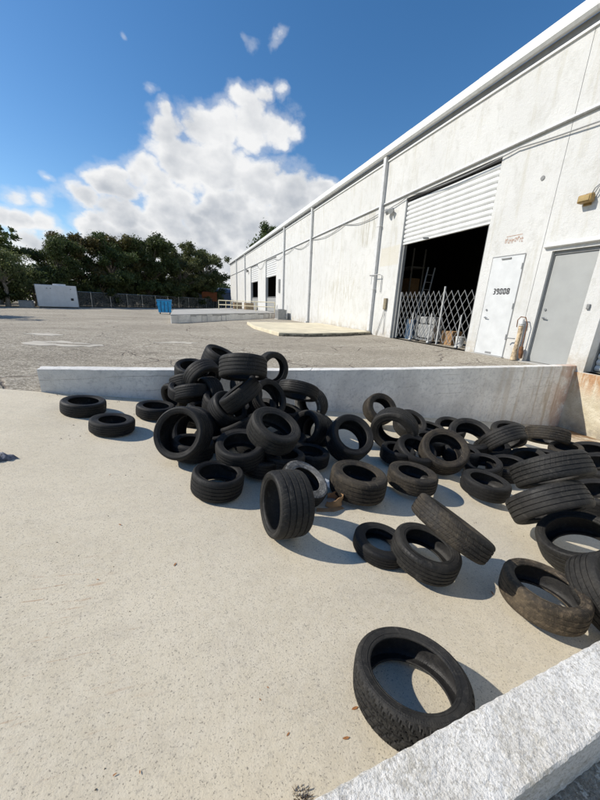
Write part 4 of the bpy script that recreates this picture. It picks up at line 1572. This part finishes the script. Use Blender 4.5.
G4 = [(-.27, .022), (-.09, .024), (.09, .024), (.27, .022)]
G3 = [(-.20, .026), (0, .026), (.20, .026)]
TREADS = [
    tread_mesh(84, G4, .022),
    tread_mesh(240, G4, .022, lambda i, z: ((i + int(abs(z) * 20)) % 5 == 0) if abs(z) > .28 else ((i + int(z * 20)) % 6 == 0 and abs(z) > .1), latd=.3),
    tread_mesh(288, G3, .040, lambda i, z: ((i + int(abs(z) * 26)) % 7 == 0), latd=.75),
    tread_mesh(84, G3, .012),
]
SIDES = {.60: sidewall_mesh(.60), .66: sidewall_mesh(.66), .715: sidewall_mesh(.715)}
LINERS = {k: liner_mesh(k) for k in SIDES}
FLIP = Quaternion((1, 0, 0), math.pi)

# (x, y, z of the centre, axis, radius, width, tread kind, bead, rubber, label)
TYRES = [
#T0
    (-1.103, 4.062, 0.096, 0.143, 0.002, 0.990, 0.232, 0.144, 0, 0.66, 0, 'flat black tyre at the left end, farthest from the pile'),
    (-0.729, 3.512, 0.038, 0.151, 0.008, 0.989, 0.213, 0.128, 0, 0.6, 0, 'flat black tyre between the leftmost tyre and the pile, with wide sidewall'),
    (-0.348, 4.029, -0.007, 0.132, 0.007, 0.991, 0.225, 0.139, 0, 0.66, 0, 'flat black tyre against the wall, half hidden by the large tyre facing out'),
    (-0.031, 2.829, 0.140, -0.461, -0.789, 0.406, 0.248, 0.243, 0, 0.715, 0, 'large black tyre on edge at the left foot of the pile, hole facing out'),
    (0.204, 2.285, -0.075, 0.158, 0.007, 0.987, 0.211, 0.168, 0, 0.715, 0, 'flat ribbed tyre lying at the front foot of the pile'),
    (0.442, 2.567, 0.034, -0.035, -0.221, 0.975, 0.228, 0.182, 0, 0.66, 0, 'tilted tyre resting on the flat ribbed tyre at the front of the pile'),
    (0.761, 2.606, 0.173, 0.280, -0.365, 0.888, 0.250, 0.195, 0, 0.6, 1, 'grey tilted tyre in the centre of the pile with its hole facing up'),
    (0.916, 3.433, 0.225, 0.465, -0.710, 0.529, 0.240, 0.192, 0, 0.66, 0, 'narrow tyre leaning in the pile above the grey tilted tyre'),
    (0.588, 3.180, 0.661, -0.105, -0.373, -0.922, 0.250, 0.212, 0, 0.66, 0, 'ribbed tyre lying flat on top of the pile'),
    (0.564, 3.207, 0.367, -0.582, 0.213, 0.785, 0.240, 0.180, 3, 0.66, 0, 'tyre wedged edge on and slanting below the topmost flat tyre'),
    (1.252, 4.407, 0.379, 0.307, -0.949, 0.068, 0.265, 0.146, 0, 0.66, 1, 'upright tyre at the back of the pile with the wall seen through its hole'),
    (0.489, 4.426, 0.537, 0.390, -0.206, 0.898, 0.240, 0.240, 0, 0.66, 0, 'ribbed tyre standing highest at the peak of the pile'),
    (0.108, 4.353, 0.400, 0.086, -0.302, 0.949, 0.220, 0.187, 0, 0.66, 0, 'tyre with open hole upward on the upper left of the pile'),
    (0.234, 4.037, 0.396, 0.422, -0.748, -0.512, 0.235, 0.188, 3, 0.6, 0, 'arched black tyre leaning in the upper left of the pile'),
    (0.050, 4.227, 0.282, 0.091, -0.416, -0.905, 0.230, 0.161, 0, 0.66, 0, 'upper of two stacked ribbed tyres on the left flank of the pile'),
    (0.089, 3.934, 0.205, 0.021, -0.438, -0.899, 0.235, 0.164, 1, 0.66, 0, 'lower of two stacked ribbed tyres on the left flank of the pile'),
    (0.012, 3.996, 0.220, 0.128, -0.179, 0.975, 0.210, 0.147, 0, 0.66, 0, 'tyre mostly hidden at the far left back of the pile'),
    (0.246, 3.570, 0.062, 0.107, 0.052, 0.993, 0.235, 0.188, 0, 0.66, 0, 'flat tyre in shadow right behind the large tyre facing out'),
    (0.534, 3.196, -0.002, -0.355, 0.299, 0.886, 0.215, 0.150, 0, 0.66, 0, 'tyre edge poking out of the dark middle of the pile'),
    (1.399, 3.674, 0.230, -0.317, -0.369, -0.874, 0.275, 0.165, 0, 0.66, 0, 'ribbed tyre lying behind the narrow leaning tyre on the right of the pile'),
    (1.674, 3.859, -0.037, -0.856, -0.513, -0.065, 0.245, 0.196, 0, 0.66, 4, 'upright tyre with inner rim paled for sunlight on the right flank of the pile'),
    (1.356, 3.155, -0.082, -0.832, -0.415, 0.369, 0.215, 0.194, 0, 0.66, 0, 'dark upright tyre below the one with rim paled for sunlight'),
    (1.202, 2.742, -0.225, 0.119, 0.009, 0.993, 0.212, 0.138, 0, 0.66, 0, 'dark flat tyre at the right foot of the pile'),
    (0.848, 2.557, -0.127, 0.114, 0.067, 0.991, 0.212, 0.159, 0, 0.66, 0, 'flat ribbed tyre under the grey tilted tyre in the pile'),
    (0.889, 2.128, -0.130, 0.354, -0.304, 0.885, 0.215, 0.129, 0, 0.6, 4, 'tyre with a pale sidewall behind the upright front tyre'),
    (0.598, 1.730, 0.007, -0.990, -0.042, 0.136, 0.233, 0.233, 1, 0.715, 1, 'tyre standing upright on its tread alone in front of the pile'),
    (1.431, 2.133, -0.213, 0.118, 0.020, 0.993, 0.263, 0.205, 1, 0.6, 2, 'flat brownish tyre with thick sidewall beside the torn cardboard'),
    (2.097, 2.175, -0.319, 0.098, 0.014, 0.995, 0.244, 0.166, 0, 0.6, 2, 'flat brownish tyre with white scuffs right of the cardboard tyre'),
    (1.707, 2.809, -0.114, -0.006, -0.671, 0.742, 0.264, 0.264, 0, 0.66, 0, 'wide low profile tyre leaning right of the pile, hole facing up right'),
    (2.519, 3.058, -0.193, -0.744, -0.643, -0.183, 0.298, 0.209, 1, 0.6, 1, 'tyre leaning forward with bright concrete seen through its hole'),
    (3.026, 4.103, -0.299, -0.048, -0.787, 0.615, 0.274, 0.219, 1, 0.6, 2, 'brown tyre propped against the wall above the forward leaning tyre'),
    (3.225, 3.577, -0.391, -0.097, -0.541, 0.835, 0.245, 0.196, 0, 0.66, 1, 'tyre lying against the wall right of the propped brown tyre'),
    (3.617, 3.552, -0.523, 0.110, -0.060, 0.992, 0.233, 0.175, 0, 0.6, 1, 'small part hidden tyre by the wall left of the centre right group'),
    (2.845, 2.525, -0.293, -0.299, -0.491, 0.818, 0.278, 0.223, 0, 0.66, 2, 'brown tyre leaning left in the middle right group with lit concrete in its hole'),
    (2.539, 2.658, -0.330, 0.038, -0.378, 0.925, 0.242, 0.193, 0, 0.66, 0, 'dark tyre in shadow behind the brown left leaning tyre'),
    (3.772, 2.956, -0.418, -0.275, -0.396, 0.876, 0.302, 0.257, 0, 0.66, 1, 'tyre with wide hole leaning back in the middle right group by the wall'),
    (4.040, 3.544, -0.547, -0.180, -0.259, 0.949, 0.249, 0.187, 0, 0.66, 1, 'tyre behind the wide hole tyre, only its top edge showing by the wall'),
    (5.310, 3.421, -0.714, -0.172, -0.115, 0.978, 0.290, 0.232, 0, 0.66, 1, 'tyre lying close to the wall at the back of the right group'),
    (4.058, 2.675, -0.356, 0.005, -0.776, -0.631, 0.290, 0.217, 0, 0.66, 1, 'ribbed tyre tipped on edge in front of the back right tyres'),
    (5.218, 2.788, -0.475, -0.337, -0.326, -0.883, 0.290, 0.203, 0, 0.66, 2, 'sunlit tyre edge farthest right near the rusty corner'),
    (3.320, 2.342, -0.481, -0.185, -0.010, 0.983, 0.216, 0.162, 0, 0.66, 0, 'thin flat tyre just behind the glossy flat tyre'),
    (2.886, 1.964, -0.421, 0.073, -0.012, 0.997, 0.233, 0.158, 3, 0.66, 0, 'glossy black flat tyre with narrow sidewall, front of the middle right group'),
    (4.150, 2.361, -0.549, -0.358, 0.142, 0.923, 0.235, 0.188, 0, 0.66, 1, 'tyre lying tilted behind the two big stacked tyres'),
    (2.860, 1.428, 0.053, -0.094, -0.695, -0.712, 0.295, 0.195, 0, 0.66, 1, 'upper of the two big stacked tyres at right'),
    (2.743, 1.318, -0.174, -0.116, -0.777, -0.618, 0.295, 0.201, 0, 0.66, 1, 'lower of the two big stacked tyres at right'),
    (2.665, 1.025, -0.300, -0.419, 0.191, 0.888, 0.250, 0.212, 1, 0.715, 1, 'wide tyre lying open at the right edge under the big stacked tyres'),
    (1.928, 0.812, -0.285, 0.088, 0.039, 0.995, 0.222, 0.160, 3, 0.715, 3, 'muddy brown flat tyre at right, above the foreground wall'),
    (2.289, 0.671, -0.267, 0.196, -0.604, 0.773, 0.225, 0.180, 0, 0.66, 1, 'ribbed tyre cut by the right edge leaning over the muddy tyre'),
    (1.213, 1.449, -0.268, 0.143, 0.003, 0.990, 0.195, 0.097, 3, 0.6, 0, 'dark squashed tyre lying left of the leaning pair'),
    (1.418, 1.250, -0.219, 0.158, -0.067, 0.985, 0.216, 0.147, 1, 0.66, 1, 'lower tyre of the leaning pair in the middle foreground'),
    (1.507, 1.174, 0.020, 0.581, -0.010, 0.814, 0.250, 0.140, 1, 0.66, 2, 'upper ribbed tyre of the leaning pair in the middle foreground'),
    (0.779, 0.635, -0.143, 0.110, 0.191, 0.975, 0.229, 0.137, 2, 0.715, 1, 'nearest tyre, lying flat beside the foreground white wall'),
    (5.177, 2.033, -0.656, -0.263, 0.164, 0.951, 0.308, 0.246, 0, 0.66, 0, 'dark tyre cut by the right edge behind the big stacked tyres'),
    (5.183, 2.479, -0.583, -0.173, 0.067, 0.983, 0.210, 0.158, 0, 0.66, 2, 'tyre behind the sunlit edge tyre near the rusty corner'),
    (0.055, 3.890, -0.111, 0.159, -0.017, 0.987, 0.225, 0.180, 0, 0.66, 0, 'shadowed tyre under the two stacked ribbed tyres on the left flank of the pile'),  # buried tyres from here are added by guess to fill the dark core
    (0.391, 3.721, 0.109, 0.326, -0.212, 0.921, 0.225, 0.180, 0, 0.66, 0, 'shadowed tyre buried left of the slanting edge on tyre in the pile'),
    (0.275, 3.174, -0.084, -0.102, -0.011, 0.995, 0.215, 0.172, 0, 0.66, 0, 'shadowed tyre lying between the large tyre facing out and the tilted front tyre'),
    (0.838, 3.466, 0.032, -0.340, -0.176, 0.924, 0.225, 0.180, 0, 0.66, 0, 'shadowed tyre buried under the narrow leaning tyre, left of the grey tilted one'),
    (0.659, 3.005, -0.124, 0.247, -0.066, 0.967, 0.212, 0.170, 0, 0.66, 0, 'shadowed tyre buried between the tilted front tyre and the grey tilted tyre'),
    (1.089, 3.131, -0.233, -0.028, -0.010, 1.000, 0.220, 0.176, 0, 0.66, 0, 'shadowed tyre buried right behind the grey tilted tyre in the pile'),
    (0.632, 2.560, -0.126, 0.164, 0.033, 0.986, 0.197, 0.157, 0, 0.66, 0, 'shadowed flat tyre at the foot of the pile behind the upright front tyre'),
    (0.441, 3.365, 0.152, 0.484, -0.464, 0.742, 0.220, 0.176, 0, 0.66, 0, 'shadowed tyre buried directly below the slanting edge on tyre in the pile'),
    (0.772, 3.955, 0.218, 0.660, -0.527, 0.536, 0.235, 0.188, 0, 0.66, 0, 'shadowed tyre buried beneath the flat ribbed tyre on top of the pile'),
    (1.201, 3.655, -0.076, 0.127, -0.062, 0.990, 0.235, 0.188, 0, 0.66, 0, 'shadowed tyre buried right of the narrow leaning tyre in the pile'),
    (-0.130, 4.432, 0.047, -0.771, -0.615, -0.167, 0.200, 0.160, 0, 0.66, 0, 'shadowed tyre behind the left flank of the pile next to the wall'),
    (0.291, 3.949, 0.180, -0.870, -0.490, 0.060, 0.225, 0.180, 0, 0.66, 0, 'shadowed tyre standing between the two stacked ribbed tyres and the pile centre'),
    (5.869, 2.490, -0.766, -0.276, 0.139, 0.951, 0.296, 0.237, 0, 0.66, 0, 'dark flat tyre at the right edge nearest the rusty corner'),
    (4.055, 1.509, -0.522, -0.208, 0.238, 0.949, 0.273, 0.219, 0, 0.66, 0, 'dark flat tyre at the right edge beside the lower big stacked tyre'),
    (3.109, 3.021, -0.437, 0.081, -0.033, 0.996, 0.238, 0.191, 0, 0.66, 0, 'shadowed flat tyre behind the brown left leaning tyre, toward the wall'),
    (3.639, 2.269, -0.511, -0.214, 0.090, 0.973, 0.223, 0.179, 0, 0.66, 0, 'shadowed flat tyre between the thin flat tyre and the tilted tyre behind the big stack'),
    (3.320, 2.663, -0.475, 0.075, -0.020, 0.997, 0.227, 0.182, 0, 0.66, 0, 'shadowed flat tyre just right behind the brown left leaning tyre'),
    (4.553, 2.412, -0.628, -0.195, 0.114, 0.974, 0.249, 0.199, 0, 0.66, 0, 'flat tyre tucked behind the upper big stacked tyre'),
    (2.346, 2.730, -0.354, 0.085, -0.024, 0.996, 0.204, 0.163, 0, 0.66, 0, 'shadowed flat tyre behind the forward leaning tyre'),
    (4.062, 2.791, -0.574, -0.179, 0.007, 0.984, 0.241, 0.181, 0, 0.66, 0, 'shadowed flat tyre under the ribbed tyre tipped on edge'),
    (0.083, 3.323, -0.034, -0.496, -0.759, 0.422, 0.250, 0.225, 0, 0.66, 0, 'added upright tyre filling the dark behind the large tyre facing out'),  # unseen tyres added to keep the holes in front of them dark
    (0.038, 2.900, -0.050, 0.157, 0.017, 0.988, 0.201, 0.161, 0, 0.66, 0, 'added flat tyre darkening the hole of the large tyre facing out'),
    (1.561, 3.379, -0.242, -0.850, -0.413, 0.327, 0.240, 0.192, 0, 0.66, 0, 'added tyre darkening the hole of the dark upright tyre at the right of the pile'),
#T1
]


def tyre(x, y, z, ax, ay, az, r, w_, tk, bead, rub, label, k):
    t = thing('tyre', label, 'tyre', (x, y, z), 'discarded tyres on the loading ramp')
    q = Vector((ax, ay, az)).normalized().to_track_quat('Z', 'Y')
    t.rotation_mode = 'QUATERNION'
    t.rotation_quaternion = q @ Quaternion((0, 0, 1), k * 2.399)
    t.scale = (r, r * (.965 + .03 * ((k * 7) % 5) / 4), w_)
    mt = RUB[rub]
    side = RUB[4] if rub == 4 else mt
    link('tread', TREADS[tk], mt if rub != 4 else RUB[1], t)
    link('sidewall', SIDES[bead], side, t)
    s = link('sidewall', SIDES[bead], mt if rub != 4 else RUB[1], t)
    s.rotation_mode = 'QUATERNION'
    s.rotation_quaternion = FLIP
    link('inner_liner', LINERS[bead], LINER, t)
    return t


for k, T in enumerate(TYRES):
    tyre(*T, k)

# ------------------------------------------------------------------ litter
def zr(x, y):
    return RA + RB * x


LEAF = MB()
LEAF.add([(-.5, 0, 0), (-.2, .2, .03), (.2, .22, .06), (.55, .02, .10), (.2, -.2, .07), (-.2, -.18, .04), (0, 0, .015)],
         [(0, 6, 1), (1, 6, 2), (2, 6, 3), (3, 6, 4), (4, 6, 5), (5, 6, 0)])
leaf_me = LEAF.mesh('dead_leaf')
leaf_me.materials.append(M['deadleaf'])
spots = [(.55, .672, .055, 'brown curled leaf beside the nearest tyre'), (-.211, .706, .02, 'small orange leaf scrap low on the ramp, right of its pair'),
         (-.281, .721, .022, 'small orange leaf scrap low on the ramp, left of its pair'), (.195, .797, .02, 'tiny orange leaf left of the nearest tyre, upper one'),
         (.267, .668, .03, 'tiny orange leaf left of the nearest tyre, lowest one'), (.235, .829, .02, 'tiny orange leaf closest left of the nearest tyre'),
         (-.605, 2.578, .035, 'dark leaf scrap on the concrete below the two left tyres'), (-.443, 1.937, .04, 'dark leaf scrap in the middle of the bare concrete'),
         (-.117, 1.544, .05, 'dark twig like leaf on bare concrete left of the upright tyre'), (-.478, 1.508, .025, 'small dark crumb of leaf at the left of the bare concrete'),
         (1.75, .98, .05, 'dead leaf between the muddy tyre and the leaning pair'), (.47, .60, .05, 'pale dry leaf where the nearest tyre meets the low wall')]
for i, (x, y, s, lab) in enumerate(spots):
    o = link('dead_leaf', leaf_me, None)
    tag(o, lab, 'leaf', 'dead leaves on the ramp')
    o.location = (x, y, zr(x, y) + .004)
    o.scale = (s * .55, s * .4, s * .5)
    o.rotation_euler = (0, .146, i * 1.7)

# dry grass tuft against the low wall
b = MB()
rg = random.Random(2)
for i in range(130):
    a = rg.uniform(0, 6.28)
    r0 = rg.uniform(0, .03)
    l = rg.uniform(.006, .02)
    x, y = .262 + math.cos(a) * r0, .505 + math.sin(a) * r0
    z = zr(x, y)
    dx, dy = math.cos(a) * l * .8, math.sin(a) * l * .8
    wv = .0012
    b.add([(x - wv, y, z), (x + wv, y, z), (x + dx * .5, y + dy * .5, z + l * .7), (x + dx, y + dy, z + l * .75)], [(0, 1, 2), (1, 3, 2)])
g = link('dry_grass', b.mesh('dry_grass'), M['drygrass'])
g['kind'] = 'stuff'
tag(g, 'dry brown grass tuft at the foot of the foreground wall', 'grass')

# grit: crumbs of concrete and sand scattered on the ramp, thicker along the walls
b = MB()
rg = random.Random(31)
for i in range(1500):
    u = rg.random()
    if u < .35:
        x, y = rg.uniform(-1.6, 9.1), YW - .01 - abs(rg.gauss(0, .10))
    elif u < .5:
        x, y = rg.uniform(-.3, 3.0), .42 + abs(rg.gauss(0, .06))
    elif u < .8:
        x, y = rg.uniform(-1.2, 4.5), rg.uniform(.45, 4.6)
    else:
        x, y = rg.gauss(1.5, .9), rg.gauss(2.0, .8)
    if not (-1.65 < x < 9.1 and .42 < y < YW - .005):
        continue
    s_ = rg.uniform(.0015, .0055) * (1.6 if y > 3 else 1)
    z = zr(x, y)
    a = rg.uniform(0, 6.28)
    vs = [(x + s_ * math.cos(a + q), y + s_ * math.sin(a + q) * .8, z) for q in (0, 2.0, 4.1)] + [(x, y, z + s_ * rg.uniform(.7, 1.3))]
    b.add(vs, [(0, 1, 3), (1, 2, 3), (2, 0, 3)])
g = link('grit', b.mesh('grit'), plain('sandy_grit', (.27, .23, .17), .9, var=.5, scale=25))
g['kind'] = 'stuff'
tag(g, 'sandy grit and crumbs scattered over the ramp and along the walls', 'grit')

# crumpled grey rag at the left edge
b = MB()
rg = random.Random(6)
n1, n2 = 16, 12
for i in range(n1 + 1):
    for j in range(n2 + 1):
        u, v = 2 * i / n1 - 1, 2 * j / n2 - 1
        u, v = u * math.sqrt(1 - v * v / 2) / 2, v * math.sqrt(1 - u * u / 2) / 2
        th_ = math.atan2(v, u)
        k_ = 1 + .16 * math.sin(3 * th_ + 1) + .10 * math.sin(7 * th_)
        e = max(0, 1 - 4 * (u * u + v * v)) ** .6
        u, v = u * k_, v * k_
        b.v.append((-1.39 + u * .18, 2.86 + v * .12, .062 - .147 * (u * .22) + .002 + e * (.015 + .03 * abs(math.sin(9 * u + 5 * v)) + rg.uniform(0, .016))))
for i in range(n1):
    for j in range(n2):
        a = i * (n2 + 1) + j
        b.f.append((a, a + n2 + 1, a + n2 + 2, a + 1))
tag(link('rag', b.mesh('rag', 60), M['cloth']), 'crumpled grey rag on the concrete at the left edge', 'rag')

# torn cardboard wedged between the pale tyre and the brown flat tyre
cb_ = thing('cardboard_scrap', 'torn brown cardboard wedged between the pale sided tyre and the flat brown tyre', 'cardboard', (1.10, 2.02, zr(1.1, 2.02)))
b = MB()
rg = random.Random(14)
NA, NH = 18, 5
for side in (0, 1):
    for i in range(NA + 1):
        a_ = R_(-150 + 250 * i / NA)
        for j in range(NH + 1):
            rr = .072 + .006 * math.sin(5 * a_ + j) - side * .005 + rg.uniform(-.002, .002) * (1 - side)
            hh = (.005 + .085 * j / NH) * (.55 + .45 * math.sin(R_(180 * i / NA)) + .05 * math.sin(9 * a_) * j / NH)
            b.v.append((.02 + rr * 1.25 * math.cos(a_), rr * math.sin(a_), max(.004, hh)))
K = (NA + 1) * (NH + 1)
for side in (0, 1):
    for i in range(NA):
        for j in range(NH):
            q = side * K + i * (NH + 1) + j
            f = (q, q + NH + 1, q + NH + 2, q + 1)
            b.f.append(f if side == 0 else f[::-1])
for i in range(NA):
    q = i * (NH + 1) + NH
    b.f.append((q, q + NH + 1, K + q + NH + 1, K + q))
part('curled_flap', b, M['cardboard'], cb_, 50)
part('floor_flap', MB().prism([(-.17, -.10), (-.02, -.115), (.09, -.085), (.08, -.05), (-.05, -.065), (-.15, -.06)], [.028, .004, -.012, -.01, .006, .024], [.034, .011, -.004, -.003, .013, .031]), M['cardboard'], cb_)
part('pale_paper', MB().prism([(-.01, .085), (.025, .075), (.035, .11), (.0, .125)], [.13, .10, .15, .17], [.134, .104, .154, .174]), M['trim'], cb_)
